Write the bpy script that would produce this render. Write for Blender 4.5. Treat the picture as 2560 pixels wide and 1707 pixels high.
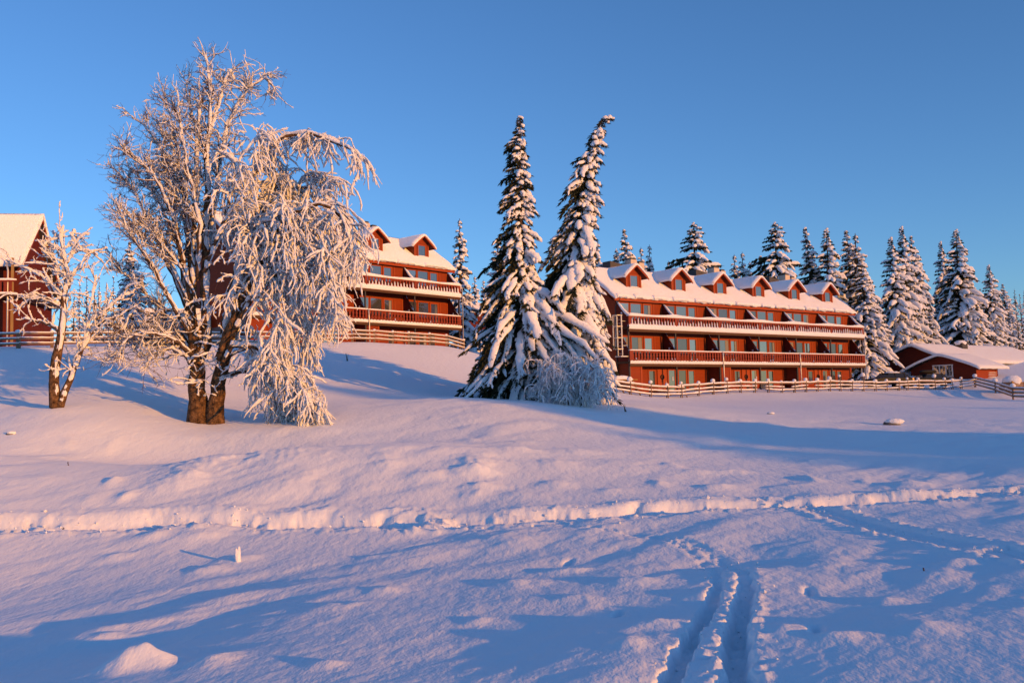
import bpy, math, random
import numpy as np
for o in list(bpy.data.objects): bpy.data.objects.remove(o)
SC = bpy.context.scene
COL = SC.collection
R = math.radians
# ------------------------------------------------------------------ camera
EYE = np.array([0.0, 0.0, 1.65])
FPX, PITCH, ROLL = 2300.0, 0.0691, -0.025
_fw = np.array([0, math.cos(PITCH), math.sin(PITCH)]); _up = np.array([0, -math.sin(PITCH), math.cos(PITCH)]); _rt = np.array([1.0, 0, 0])
RT = _rt*math.cos(ROLL)+_up*math.sin(ROLL); UP = -_rt*math.sin(ROLL)+_up*math.cos(ROLL); FW = _fw
cd = bpy.data.cameras.new('camera'); cam = bpy.data.objects.new('camera', cd); COL.objects.link(cam)
cd.sensor_width = 36.0; cd.lens = 36.0*FPX/2560.0; cd.clip_start = 0.1; cd.clip_end = 9000
from mathutils import Matrix, Vector
cam.matrix_world = Matrix([[RT[0], UP[0], -FW[0], EYE[0]], [RT[1], UP[1], -FW[1], EYE[1]], [RT[2], UP[2], -FW[2], EYE[2]], [0, 0, 0, 1]])
SC.camera = cam
# ------------------------------------------------------------------ sky, sun, exposure
SUN_EL, SUN_AZ = R(6.1), R(-41)          # azimuth measured from +X, counter-clockwise
SD = np.array([math.cos(SUN_EL)*math.cos(SUN_AZ), math.cos(SUN_EL)*math.sin(SUN_AZ), math.sin(SUN_EL)])
W = bpy.data.worlds.new('World'); SC.world = W; W.use_nodes = True
nt = W.node_tree; bg = nt.nodes['Background']
sky = nt.nodes.new('ShaderNodeTexSky'); sky.sky_type = 'NISHITA'; sky.sun_disc = False
sky.sun_elevation = SUN_EL; sky.sun_rotation = math.atan2(SD[0], SD[1])
sky.air_density = 1.0; sky.dust_density = 0.3; sky.ozone_density = 2.5; sky.altitude = 900
mx = nt.nodes.new('ShaderNodeMix'); mx.data_type = 'RGBA'; mx.blend_type = 'MULTIPLY'; mx.inputs[0].default_value = 1
mx.inputs[7].default_value = (0.59, 0.80, 1.08, 1)
nt.links.new(sky.outputs[0], mx.inputs[6]); nt.links.new(mx.outputs[2], bg.inputs[0])
bg.inputs[1].default_value = 0.15
sl = bpy.data.lights.new('sun', 'SUN'); sl.energy = 2.95; sl.angle = R(0.55); sl.color = (1.0, 0.405, 0.045)
so = bpy.data.objects.new('sun', sl); COL.objects.link(so); so.location = (60, -60, 40)
so.rotation_euler = Vector(SD).to_track_quat('Z', 'Y').to_euler()
SC.view_settings.view_transform = 'Standard'; SC.view_settings.look = 'None'
SC.view_settings.exposure = 0.62; SC.view_settings.gamma = 1.0; SC.view_settings.use_curve_mapping = False
SC.render.engine = 'CYCLES'
SC.cycles.use_denoising = True; SC.cycles.max_bounces = 6; SC.cycles.diffuse_bounces = 2; SC.cycles.glossy_bounces = 3
SC.cycles.transparent_max_bounces = 4; SC.cycles.caustics_reflective = False; SC.cycles.caustics_refractive = False

# ------------------------------------------------------------------ helpers
def ray(px, py):
    d = FW*FPX + RT*(px-1280) + UP*(853.5-py); return d
def at(px, py, Y):
    d = ray(px, py); return EYE + d*(Y/d[1])
def mat(name, col, rough=0.8, spec=0.3, noise=None, bump=None, wave=None, diffrough=0.0, metal=0.0):
    m = bpy.data.materials.new(name); m.use_nodes = True
    n = m.node_tree.nodes; l = m.node_tree.links; b = n['Principled BSDF']
    b.inputs['Base Color'].default_value = (*col, 1); b.inputs['Roughness'].default_value = rough
    b.inputs['Specular IOR Level'].default_value = spec; b.inputs['Metallic'].default_value = metal
    b.inputs['Diffuse Roughness'].default_value = diffrough
    tc = n.new('ShaderNodeTexCoord')
    if noise:
        sc, amt, col2 = noise
        t = n.new('ShaderNodeTexNoise'); t.inputs['Scale'].default_value = sc; t.inputs['Detail'].default_value = 5
        l.new(tc.outputs['Object'], t.inputs['Vector'])
        r = n.new('ShaderNodeValToRGB'); r.color_ramp.elements[0].position = 0.35; r.color_ramp.elements[1].position = 0.65
        r.color_ramp.elements[0].color = (*col, 1); r.color_ramp.elements[1].color = (*[a*(1-amt)+c*amt for a, c in zip(col, col2)], 1)
        l.new(t.outputs[0], r.inputs[0]); l.new(r.outputs[0], b.inputs['Base Color'])
    h = None
    if wave:
        axis, sc, dist = wave
        w = n.new('ShaderNodeTexWave'); w.wave_type = 'BANDS'; w.bands_direction = axis; w.wave_profile = 'SAW'
        w.inputs['Scale'].default_value = sc; w.inputs['Distortion'].default_value = 0
        l.new(tc.outputs['Object'], w.inputs['Vector']); bp = n.new('ShaderNodeBump'); bp.inputs['Distance'].default_value = dist
        bp.inputs['Strength'].default_value = 1; l.new(w.outputs[1], bp.inputs['Height']); l.new(bp.outputs[0], b.inputs['Normal']); h = bp
    if bump:
        for sc, dist in bump:
            t = n.new('ShaderNodeTexNoise'); t.inputs['Scale'].default_value = sc; t.inputs['Detail'].default_value = 4
            l.new(tc.outputs['Object'], t.inputs['Vector']); bp = n.new('ShaderNodeBump'); bp.inputs['Distance'].default_value = dist
            bp.inputs['Strength'].default_value = 1; l.new(t.outputs[0], bp.inputs['Height'])
            if h: l.new(h.outputs[0], bp.inputs['Normal'])
            l.new(bp.outputs[0], b.inputs['Normal']); h = bp
    return m
M = {}
M['snow'] = mat('snow', (0.88, 0.89, 0.92), 0.65, 0.25, bump=[(7, 0.05), (30, 0.012)], diffrough=1.0)
M['snow_field'] = mat('snow_field', (0.88, 0.91, 0.95), 0.6, 0.3, diffrough=0.25)
M['rime'] = mat('rime', (0.84, 0.85, 0.88), 0.75, 0.2, bump=[(9, 0.06), (40, 0.02)], diffrough=1.0)
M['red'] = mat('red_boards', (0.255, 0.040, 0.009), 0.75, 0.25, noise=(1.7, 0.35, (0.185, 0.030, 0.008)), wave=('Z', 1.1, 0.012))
M['red_dark'] = mat('red_boards_shaded', (0.14, 0.022, 0.011), 0.8, 0.2, noise=(2.3, 0.4, (0.10, 0.018, 0.012)), wave=('Z', 1.1, 0.012))  # same red boards, darkened to stand in for shade on recesses and unlit walls
M['trim'] = mat('red_trim', (0.31, 0.055, 0.012), 0.65, 0.3, noise=(3, 0.3, (0.38, 0.06, 0.012)))
M['bal'] = mat('baluster_red', (0.23, 0.036, 0.016), 0.7, 0.3, noise=(4, 0.4, (0.17, 0.028, 0.014)))
M['dark'] = mat('dark_steel', (0.045, 0.038, 0.034), 0.55, 0.4, noise=(3, 0.4, (0.08, 0.06, 0.05)))
M['soffit'] = mat('soffit_boards', (0.10, 0.05, 0.026), 0.8, 0.2, wave=('Y', 1.0, 0.02), noise=(3, 0.4, (0.07, 0.036, 0.02)))
M['concrete'] = mat('concrete', (0.22, 0.20, 0.19), 0.9, 0.2, noise=(2, 0.5, (0.14, 0.13, 0.125)), bump=[(14, 0.02)])
M['chim'] = mat('chimney_render', (0.62, 0.52, 0.42), 0.85, 0.2, noise=(3, 0.4, (0.5, 0.4, 0.32)), bump=[(10, 0.02)])
M['galv'] = mat('galvanised', (0.62, 0.60, 0.56), 0.4, 0.5, metal=0.5, noise=(5, 0.4, (0.5, 0.48, 0.45)))
M['wood'] = mat('weathered_wood', (0.26, 0.17, 0.11), 0.85, 0.2, noise=(4, 0.6, (0.16, 0.11, 0.08)), bump=[(18, 0.02)])
M['ochre'] = mat('ochre_wood', (0.40, 0.24, 0.08), 0.85, 0.2, noise=(3, 0.5, (0.28, 0.16, 0.06)), wave=('X', 1.2, 0.02))
M['bark'] = mat('bark', (0.30, 0.17, 0.085), 0.95, 0.1, noise=(7, 0.95, (0.07, 0.04, 0.024)), bump=[(6, 0.2), (22, 0.1)])
M['twig'] = mat('twig', (0.10, 0.065, 0.045), 0.9, 0.15, noise=(3, 0.5, (0.16, 0.10, 0.065)))
M['sbark'] = mat('spruce_bark', (0.12, 0.08, 0.055), 0.95, 0.1, noise=(5, 0.6, (0.07, 0.05, 0.04)), bump=[(12, 0.05)])
M['needle'] = mat('needles', (0.030, 0.038, 0.018), 0.75, 0.2, noise=(1.5, 0.7, (0.055, 0.050, 0.022)))
M['white'] = mat('white_paint', (0.75, 0.76, 0.78), 0.5, 0.4, noise=(6, 0.2, (0.65, 0.66, 0.68)))
M['stone'] = mat('stone', (0.10, 0.09, 0.085), 0.9, 0.2, noise=(8, 0.5, (0.2, 0.18, 0.17)), bump=[(10, 0.05)])
M['carpaint'] = mat('car_paint', (0.010, 0.011, 0.014), 0.5, 0.12, noise=(3, 0.2, (0.02, 0.02, 0.024)))
M['carglass'] = mat('car_glass', (0.015, 0.018, 0.022), 0.25, 0.4, noise=(2, 0.3, (0.03, 0.03, 0.035)))
M['rubber'] = mat('rubber', (0.02, 0.02, 0.02), 0.8, 0.2, noise=(9, 0.4, (0.035, 0.033, 0.03)))
M['tail'] = mat('tail_light', (0.55, 0.02, 0.03), 0.2, 0.6, noise=(9, 0.3, (0.4, 0.02, 0.03)))
M['wreath'] = mat('wreath', (0.05, 0.045, 0.03), 0.9, 0.1, noise=(20, 0.6, (0.12, 0.03, 0.03)))
def glassmat(name, base, fac):
    m = bpy.data.materials.new(name); m.use_nodes = True; n = m.node_tree.nodes; l = m.node_tree.links
    b = n['Principled BSDF']; b.inputs['Base Color'].default_value = (*base, 1); b.inputs['Roughness'].default_value = 0.5
    g = n.new('ShaderNodeBsdfGlossy'); g.inputs['Roughness'].default_value = 0.02; g.inputs['Color'].default_value = (1.0, 0.94, 0.86, 1)
    x = n.new('ShaderNodeMixShader'); x.inputs[0].default_value = fac
    l.new(b.outputs[0], x.inputs[1]); l.new(g.outputs[0], x.inputs[2]); l.new(x.outputs[0], n['Material Output'].inputs[0])
    return m
M['glass'] = glassmat('window_glass', (0.03, 0.035, 0.045), 0.21)
M['glass_dim'] = glassmat('window_glass_dim', (0.02, 0.022, 0.028), 0.13); M['glass_bright'] = glassmat('window_glass_bright', (0.05, 0.05, 0.055), 0.3)
M['curtain'] = mat('curtain', (0.30, 0.29, 0.30), 0.9, 0.1, wave=('X', 4, 0.03))

_trg = np.random.default_rng(3)
class MB:
    def __init__(s): s.V = []; s.F = []; s.n = 0
    def add(s, V, F):
        V = np.asarray(V, float).reshape(-1, 3); F = np.asarray(F, np.int64)
        s.V.append(V); s.F.append(F+s.n); s.n += len(V); return s
    def box(s, x0, x1, y0, y1, z0, z1):
        V = [(x, y, z) for z in (z0, z1) for y in (y0, y1) for x in (x0, x1)]
        return s.add(V, [(0, 2, 3, 1), (4, 5, 7, 6), (0, 1, 5, 4), (2, 6, 7, 3), (0, 4, 6, 2), (1, 3, 7, 5)])
    def bar(s, p, q, w, h=None, up=(0, 0, 1)):
        p = np.array(p, float); q = np.array(q, float); h = h or w; d = q-p; d = d/np.linalg.norm(d)
        u = np.array(up, float)
        if abs(d@u) > 0.98: u = np.array([0, 1.0, 0])
        a = np.cross(d, u); a /= np.linalg.norm(a); c = np.cross(a, d)
        V = [e+a*w/2*i+c*h/2*j for e in (p, q) for j in (-1, 1) for i in (-1, 1)]
        return s.add(V, [(0, 1, 3, 2), (4, 6, 7, 5), (0, 4, 5, 1), (2, 3, 7, 6), (0, 2, 6, 4), (1, 5, 7, 3)])
    def prism(s, poly, axis, a0, a1):
        """extrude a 2-D outline along axis 'x' (outline y,z) or 'y' (outline x,z) or 'z'"""
        n = len(poly); V = []
        for a in (a0, a1):
            for (p, q) in poly:
                V.append((a, p, q) if axis == 'x' else ((p, a, q) if axis == 'y' else (p, q, a)))
        base = s.n; V = np.array(V, float); s.V.append(V); s.n += 2*n
        for i in range(n):
            j = (i+1) % n; s.F.append(np.array([[base+i, base+j, base+n+j, base+n+i]]))
        s.F.append([list(range(base+n-1, base-1, -1))]); s.F.append([list(range(base+n, base+2*n))])
        return s
    def tubes(s, P, Rr, sides=5, cap=True, sq=1.0, rough=0.0):
        """P (N,n,3), Rr (N,n): many tubes at once"""
        P = np.asarray(P, float); Rr = np.asarray(Rr, float)
        if P.ndim == 2: P = P[None]; Rr = Rr[None]
        N, n, _ = P.shape
        T = np.gradient(P, axis=1); T /= np.linalg.norm(T, axis=2, keepdims=True)+1e-9
        ref = np.zeros_like(T); ref[..., 2] = 1; k = np.abs(T[..., 2]) > 0.9; ref[k] = (0, 1, 0)
        # one reference per tube keeps the rings from twisting
        kk = k.mean(axis=1) > 0.4; ref = np.where(kk[:, None, None], np.array([0, 1.0, 0]), np.array([0.05, 0.03, 1.0]))+np.zeros_like(T)
        A = np.cross(T, ref); A /= np.linalg.norm(A, axis=2, keepdims=True)+1e-9; B = np.cross(A, T)
        an = np.arange(sides)*2*math.pi/sides
        R3 = np.repeat(Rr[:, :, None], sides, 2)
        if rough: R3 = R3*np.clip(1+rough*_trg.normal(size=R3.shape), 0.45, 1.7)
        V = P[:, :, None, :]+R3[..., None]*(np.cos(an)[None, None, :, None]*A[:, :, None, :]+sq*np.sin(an)[None, None, :, None]*B[:, :, None, :])
        idx = np.arange(N*n*sides).reshape(N, n, sides); i2 = np.roll(idx, -1, axis=2)
        F = np.stack([idx[:, :-1], i2[:, :-1], i2[:, 1:], idx[:, 1:]], -1).reshape(-1, 4)
        base = s.n; s.V.append(V.reshape(-1, 3)); s.F.append(F+base); s.n += N*n*sides
        if cap:
            c0 = s.n; s.V.append(P[:, -1]+T[:, -1]*Rr[:, -1, None]*0.8); s.n += N
            tip = (np.arange(N)+c0)[:, None]+np.zeros(sides, int)
            s.F.append(np.stack([idx[:, -1]+base, i2[:, -1]+base, tip], -1).reshape(-1, 3))
            c0 = s.n; s.V.append(P[:, 0]-T[:, 0]*Rr[:, 0, None]*0.8); s.n += N
            tip = (np.arange(N)+c0)[:, None]+np.zeros(sides, int)
            s.F.append(np.stack([i2[:, 0]+base, idx[:, 0]+base, tip], -1).reshape(-1, 3))
        return s
    def grid(s, G, close=False):
        """G (a,b,3) sheet"""
        a, b, _ = G.shape; idx = np.arange(a*b).reshape(a, b)
        F = np.stack([idx[:-1, :-1], idx[:-1, 1:], idx[1:, 1:], idx[1:, :-1]], -1).reshape(-1, 4)
        return s.add(G.reshape(-1, 3), F)
    def slab(s, G, thick):
        """sheet G with a skirt and an underside; thick scalar or (a,b): lowered along z"""
        a, b, _ = G.shape; D = G.copy(); D[..., 2] -= thick
        t = np.arange(a*b).reshape(a, b); u = t+a*b
        F = [np.stack([t[:-1, :-1], t[:-1, 1:], t[1:, 1:], t[1:, :-1]], -1).reshape(-1, 4), np.stack([u[:-1, :-1], u[1:, :-1], u[1:, 1:], u[:-1, 1:]], -1).reshape(-1, 4)]
        def sk(p, q): F.append(np.stack([p[:-1], q[:-1], q[1:], p[1:]], -1))
        sk(t[0], u[0]); sk(t[-1][::-1], u[-1][::-1]); sk(t[:, 0][::-1], u[:, 0][::-1]); sk(t[:, -1], u[:, -1])
        return s.add(np.concatenate([G.reshape(-1, 3), D.reshape(-1, 3)]), np.concatenate(F))
    def mesh(s, name, m, smooth=False):
        V = np.concatenate(s.V); me = bpy.data.meshes.new(name)
        loops = []; starts = []; k = 0; tot = []
        for F in s.F:
            if isinstance(F, np.ndarray):
                w = F.shape[1]; loops.append(F.ravel()); starts.append(k+np.arange(len(F))*w); tot.append(np.full(len(F), w)); k += F.size
            else:
                for f in F: loops.append(np.array(f)); starts.append(np.array([k])); tot.append(np.array([len(f)])); k += len(f)
        loops = np.concatenate(loops).astype(np.int32); starts = np.concatenate(starts).astype(np.int32); tot = np.concatenate(tot).astype(np.int32)
        me.vertices.add(len(V)); me.vertices.foreach_set('co', V.astype(np.float32).ravel())
        me.loops.add(len(loops)); me.loops.foreach_set('vertex_index', loops)
        me.polygons.add(len(starts)); me.polygons.foreach_set('loop_start', starts); me.polygons.foreach_set('loop_total', tot)
        me.polygons.foreach_set('use_smooth', np.full(len(starts), bool(smooth)))
        me.update(calc_edges=True); me.validate()
        me.materials.append(M[m]); return me
    def build(s, name, m, parent=None, smooth=False, loc=None):
        return obj(name, s.mesh(name, m, smooth), parent, loc)
def obj(name, me, parent=None, loc=None, rot=None, scale=None):
    o = bpy.data.objects.new(name, me); COL.objects.link(o)
    if parent: o.parent = parent
    if loc is not None: o.location = [float(c) for c in loc]
    if rot is not None: o.rotation_euler = rot
    if scale is not None: o.scale = scale
    return o
def tag(o, label, cat, group=None, kind=None):
    if label: o['label'] = label
    if cat: o['category'] = cat
    if group: o['group'] = group
    if kind: o['kind'] = kind
    return o
def thing(name, label, cat, loc=(0, 0, 0), rotz=0.0, group=None):
    o = bpy.data.objects.new(name, None); COL.objects.link(o); o.location = [float(c) for c in loc]; o.rotation_euler = (0, 0, rotz)
    return tag(o, label, cat, group)
# ------------------------------------------------------------------ noise
_rg = np.random.default_rng(7); _ga = _rg.uniform(0, 2*math.pi, (256, 256)); _GX = np.cos(_ga); _GY = np.sin(_ga)
def perlin(x, y):
    x = np.asarray(x, float); y = np.asarray(y, float)
    xi = np.floor(x).astype(int); yi = np.floor(y).astype(int); fx = x-xi; fy = y-yi
    u = fx**3*(fx*(fx*6-15)+10); v = fy**3*(fy*(fy*6-15)+10)
    def g(i, j): a = (xi+i) & 255; b = (yi+j) & 255; return _GX[a, b]*(fx-i)+_GY[a, b]*(fy-j)
    return (g(0, 0)*(1-u)+g(1, 0)*u)*(1-v)+(g(0, 1)*(1-u)+g(1, 1)*u)*v
def sstep(a, b, x): t = np.clip((x-a)/(b-a), 0, 1); return t*t*(3-2*t)
#==TERRAIN==
# ------------------------------------------------------------------ terrain
CA, SA = math.cos(0.6352), math.sin(0.6352); CB, SB = math.cos(0.8361), math.sin(0.8361)
A0 = np.array([9.2762, 72.5601]); B0 = np.array([-4.5516, 81.7943]); BAY = 5.33
AX = np.array([CA, SA]); AN = np.array([SA, -CA]); BX = np.array([CB, SB]); BN = np.array([SB, -CB])
F0 = A0+AN*3.8                                     # right-hand fence line runs parallel to the lodge front
def on_plane(px, py, p0, dirv):
    """point of the pixel's ray over the vertical plane through p0 along dirv"""
    d = ray(px, py); n = np.array([-dirv[1], dirv[0]]); t = (n@(p0-EYE[:2]))/(n@d[:2]); return EYE+d*t
FR_PX = [(1526, 979), (1577, 988), (1627, 998), (1670, 997), (1704, 996), (1746, 988), (1783, 985), (1819, 984), (1852, 983), (1886, 982), (1921, 982), (1955, 981), (1986, 981), (2015, 980), (2044, 979), (2074, 978), (2101, 978), (2129, 977), (2158, 977), (2189, 977), (2216, 976), (2246, 976), (2269, 975), (2296, 975), (2337, 974), (2364, 973), (2381, 973), (2404, 973), (2439, 974)]
FR = [on_plane(px, py, F0, AX) for px, py in FR_PX]
FL0 = np.array([-27.0, 50.0]); FL1 = np.array([-5.0, 73.5]); FLD = (FL1-FL0)/np.linalg.norm(FL1-FL0)
FL_PX = [(-60, 874), (46, 868), (130, 868), (215, 868), (300, 867), (385, 866), (470, 865), (560, 863), (645, 861), (728, 858), (806, 855), (881, 854), (936, 855), (982, 857), (1022, 859), (1074, 862), (1116, 864), (1160, 867)]
FL = [on_plane(px, py, FL0, FLD) for px, py in FL_PX]
PXP = [(1000, 1184, 21), (1000, 1116, 25.5), (1000, 1069, 28.5), (1000, 1035, 31.5), (1000, 1010, 35), (1000, 960, 46), (1000, 920, 55), (1000, 880, 64),
 (500, 1200, 20.5), (500, 1150, 24.5), (500, 1108, 27.5), (500, 1066, 31), (500, 1015, 36.5), (500, 955, 42), (500, 900, 49),
 (700, 1060, 29), (720, 1025, 34), (760, 960, 45), (780, 900, 57), (850, 1000, 40),
 (140, 1190, 20.5), (140, 1150, 23), (140, 1100, 25.5), (140, 1055, 27.5), (140, 1008, 30.2), (140, 960, 35), (140, 920, 41), (343, 975, 36), (0, 1000, 34), (0, 920, 43), (-100, 1100, 28.5), (-100, 980, 36),
 (1250, 1180, 20.5), (1250, 1100, 25.5), (1250, 1040, 30), (1250, 1006, 34), (1120, 1000, 36), (1120, 950, 55), (1180, 990, 45),
 (1400, 1022, 34), (1550, 1050, 33), (1550, 1020, 45), (1560, 1003, 58), (1400, 1100, 26.5), (1700, 1060, 36), (1700, 1100, 28), (1700, 1180, 20.5), (1700, 1018, 55), (1720, 1004, 64),
 (2000, 1080, 32), (2000, 1045, 43), (2000, 1018, 56), (2000, 998, 70), (2000, 1150, 22.5), (2300, 1060, 40), (2300, 1012, 62), (2300, 992, 80), (2560, 1050, 42), (2560, 1120, 25), (2560, 1012, 65), (2532, 1000, 76), (2560, 995, 82), (2531, 975, 88), (2600, 972, 92)]
TILT = (0.044, -0.034)
CPW = [at(*p) for p in PXP]+FR[::3]+FL[::2]
def wp(x, y, z): CPW.append(np.array([x, y, z]))
for x, y in [(-5, -4), (0, -4), (5, -4), (-4, 3), (0, 3), (4, 3), (-5, 8), (0, 8), (5, 8), (-9, 13.5), (-4, 14), (0, 14), (4, 14.2), (9, 14.8), (12, 8), (-12, 8)]: wp(x, y, TILT[0]*x+TILT[1]*y)
wp(3.0, 40, 1.62); wp(1.0, 43, 1.75); wp(6.5, 42, 1.5); wp(7.5, 52, 1.75)
for k in range(0, 7, 2):
    for back, z in ((0, 2.55), (5, 2.7), (10, 3.2)): p = A0+AX*BAY*k-AN*back; wp(p[0], p[1], z)
for k in range(0, 5, 2):
    for back, z in ((0, 6.1), (5, 6.3), (10, 7.0)): p = B0-BX*BAY*k-BN*back; wp(p[0], p[1], z)
wp(-33, 62, 6.3); wp(-44, 66, 7); wp(-44, 48, 5.2); wp(50, 98, 2.5); wp(60, 100, 2.7); wp(53, 110, 4.0); wp(70, 95, 2.4)
wp(20, -10, -0.1); wp(-20, -10, 0.0); wp(30, 10, 0.0); wp(40, 25, 0.1); wp(60, 45, 0.4); wp(-25, 15, 0.8); wp(-40, 25, 2.2); wp(-50, 40, 4); wp(70, 10, 0); wp(70, -40, -0.4); wp(0, -40, -0.5); wp(-60, -20, 0.5); wp(90, 70, 1.6)
def zfar(x, y):
    r = np.sqrt(x*x+y*y); yy = np.maximum(y, 0)
    rise = 0.075*np.clip(yy-30, 0, None); rise = 48*(1-np.exp(-rise/48))
    rise = rise+0.05*np.clip(-x-20, 0, 400)*sstep(0, 120, y)*np.exp(-np.clip(-x-20, 0, None)/500)
    return rise+perlin(x/130, y/130)*6*sstep(60, 300, r)-0.012*np.clip(-y, 0, 400)
for a in range(0, 360, 15):
    for r in (150, 190):
        x, y = r*math.sin(R(a)), r*math.cos(R(a)); wp(x, y, float(zfar(np.array(x), np.array(y))))
CPW = np.array(CPW)
def tps_kernel(r2): return 0.5*r2*np.log(r2+1e-9)
NCP = len(CPW); _D = ((CPW[:, None, :2]-CPW[None, :, :2])**2).sum(-1)
_Am = np.zeros((NCP+3, NCP+3)); _Am[:NCP, :NCP] = tps_kernel(_D)+np.eye(NCP)*6.0; _Am[:NCP, NCP] = 1; _Am[:NCP, NCP+1:] = CPW[:, :2]; _Am[NCP:, :NCP] = _Am[:NCP, NCP:].T
TPC = np.linalg.solve(_Am, np.concatenate([CPW[:, 2], [0, 0, 0]]))
def base_z(x, y):
    x = np.asarray(x, float); y = np.asarray(y, float); sh = x.shape; x = x.ravel(); y = y.ravel(); z = np.zeros(len(x))
    for i in range(0, len(x), 60000):
        a = x[i:i+60000]; b = y[i:i+60000]
        z[i:i+60000] = tps_kernel((a[:, None]-CPW[:, 0])**2+(b[:, None]-CPW[:, 1])**2)@TPC[:NCP]+TPC[NCP]+TPC[NCP+1]*a+TPC[NCP+2]*b
    r = np.sqrt(x*x+y*y); w = sstep(125, 175, r); z = np.where(w > 0, z*(1-w)+zfar(x, y)*w, z)
    return z.reshape(sh)
def flat(px, py, z=0.0):
    d = ray(px, py); t = (z-EYE[2])/(d[2]-TILT[0]*d[0]-TILT[1]*d[1]); return (EYE+d*t)[:2]
def coarse(x, y):
    x = np.asarray(x, float); y = np.asarray(y, float); z = base_z(x, y)
    e = ((x+3.6)/4.0)**2+((y-22.0)/2.6)**2; z = z+0.55*np.exp(-e)
    e = ((x+11.0)/5.0)**2+((y-26.0)/2.0)**2; z = z-0.50*np.exp(-e)
    e = ((x+5.4)/2.0)**2+((y-8.8)/1.8)**2; z = z-0.20*np.exp(-e)
    e = ((x-0.6)/1.3)**2+((y-8.6)/1.0)**2; z = z-0.07*np.exp(-e)
    e = ((x-4.2)/1.5)**2+((y-9.2)/1.1)**2; return z-0.08*np.exp(-e)
_hy = np.geomspace(3.5, 60, 1400)
def hit(px, py):
    """where the pixel's ray meets the snow"""
    d = ray(px, py); P = EYE+d[None]*(_hy/d[1])[:, None]; k = np.where(P[:, 2] < coarse(P[:, 0], P[:, 1]))[0]; return P[k[0], :2] if len(k) else P[-1, :2]
def path_d(x, y, pts):
    """distance to a polyline, signed side and running length"""
    best = np.full(x.shape, 1e9); side = np.zeros(x.shape); run = np.zeros(x.shape); L = 0
    for p, q in zip(pts[:-1], pts[1:]):
        d = q-p; l = np.hypot(*d); d = d/l; t = np.clip((x-p[0])*d[0]+(y-p[1])*d[1], 0, l)
        ex = x-p[0]-d[0]*t; ey = y-p[1]-d[1]*t; e = np.hypot(ex, ey); k = e < best
        best = np.where(k, e, best); side = np.where(k, np.sign(d[0]*ey-d[1]*ex), side); run = np.where(k, L+t, run); L += l
    return best, side, run
def smooth_path(P, n=4):
    P = np.array(P, float)
    for _ in range(n):
        Q = np.empty((len(P)*2-2, 2)); Q[0::2] = P[:-1]*.75+P[1:]*.25; Q[1::2] = P[:-1]*.25+P[1:]*.75; P = np.concatenate([P[:1], Q, P[-1:]])
        if len(P) > 40: break
    return P
TRAIL = smooth_path([hit(*p) for p in [(-250, 1318), (0, 1312), (300, 1305), (600, 1300), (900, 1302), (1200, 1305), (1500, 1290), (1750, 1272), (2000, 1262), (2250, 1252), (2450, 1238), (2700, 1222), (3000, 1205)]], 2)
SKI_L = smooth_path([hit(*p) for p in [(1600, 1790), (1668, 1690), (1730, 1590), (1785, 1500), (1800, 1440), (1762, 1398), (1690, 1365), (1580, 1340), (1430, 1325), (1250, 1312)]], 2)
SKI_R = smooth_path([hit(*p) for p in [(1850, 1790), (1840, 1690), (1838, 1600), (1852, 1520), (1872, 1450), (1830, 1405), (1750, 1372), (1640, 1348), (1480, 1330)]], 2)
SKI_B = smooth_path([hit(*p) for p in [(1995, 1262), (2080, 1290), (2200, 1325), (2380, 1358), (2600, 1392), (2800, 1420)]], 2)
MOUNDS = [  # px, py, height, half width across, half width along view
 (350, 1672, 0.27, 0.27, 0.2), (385, 1650, 0.10, 0.10, 0.12), (520, 1430, 0.10, 0.28, 0.3), (600, 1402, 0.09, 0.34, 0.3), (505, 1345, 0.10, 0.35, 0.3), (1285, 1462, 0.07, 0.3, 0.3), (845, 1520, 0.06, 0.4, 0.3),
 (440, 1205, 0.14, 0.5, 0.8), (480, 1165, 0.16, 0.9, 1.3), (700, 1135, 0.16, 1.0, 1.2), (560, 1150, 0.14, 0.6, 0.9), (1190, 1165, 0.20, 0.45, 0.9), (1390, 1160, 0.12, 0.5, 0.6), (1300, 1370, 0.06, 0.4, 0.4), (1900, 1440, 0.05, 0.4, 0.4), (2320, 1440, 0.06, 0.35, 0.3), (1440, 1130, 0.12, 0.6, 0.6)]
_mr = np.random.default_rng(14)
for _ in range(46):
    MOUNDS.append((float(_mr.uniform(100, 2450)), float(_mr.uniform(1085, 1255)), float(_mr.uniform(0.05, 0.13)), float(_mr.uniform(0.15, 0.5)), float(_mr.uniform(0.15, 0.5))))
for _ in range(22):
    MOUNDS.append((float(_mr.uniform(100, 2450)), float(_mr.uniform(1340, 1690)), float(_mr.uniform(0.04, 0.09)), float(_mr.uniform(0.12, 0.35)), float(_mr.uniform(0.12, 0.3))))
MOUNDS = [(hit(px, py), h, a, b) for px, py, h, a, b in MOUNDS]
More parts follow.
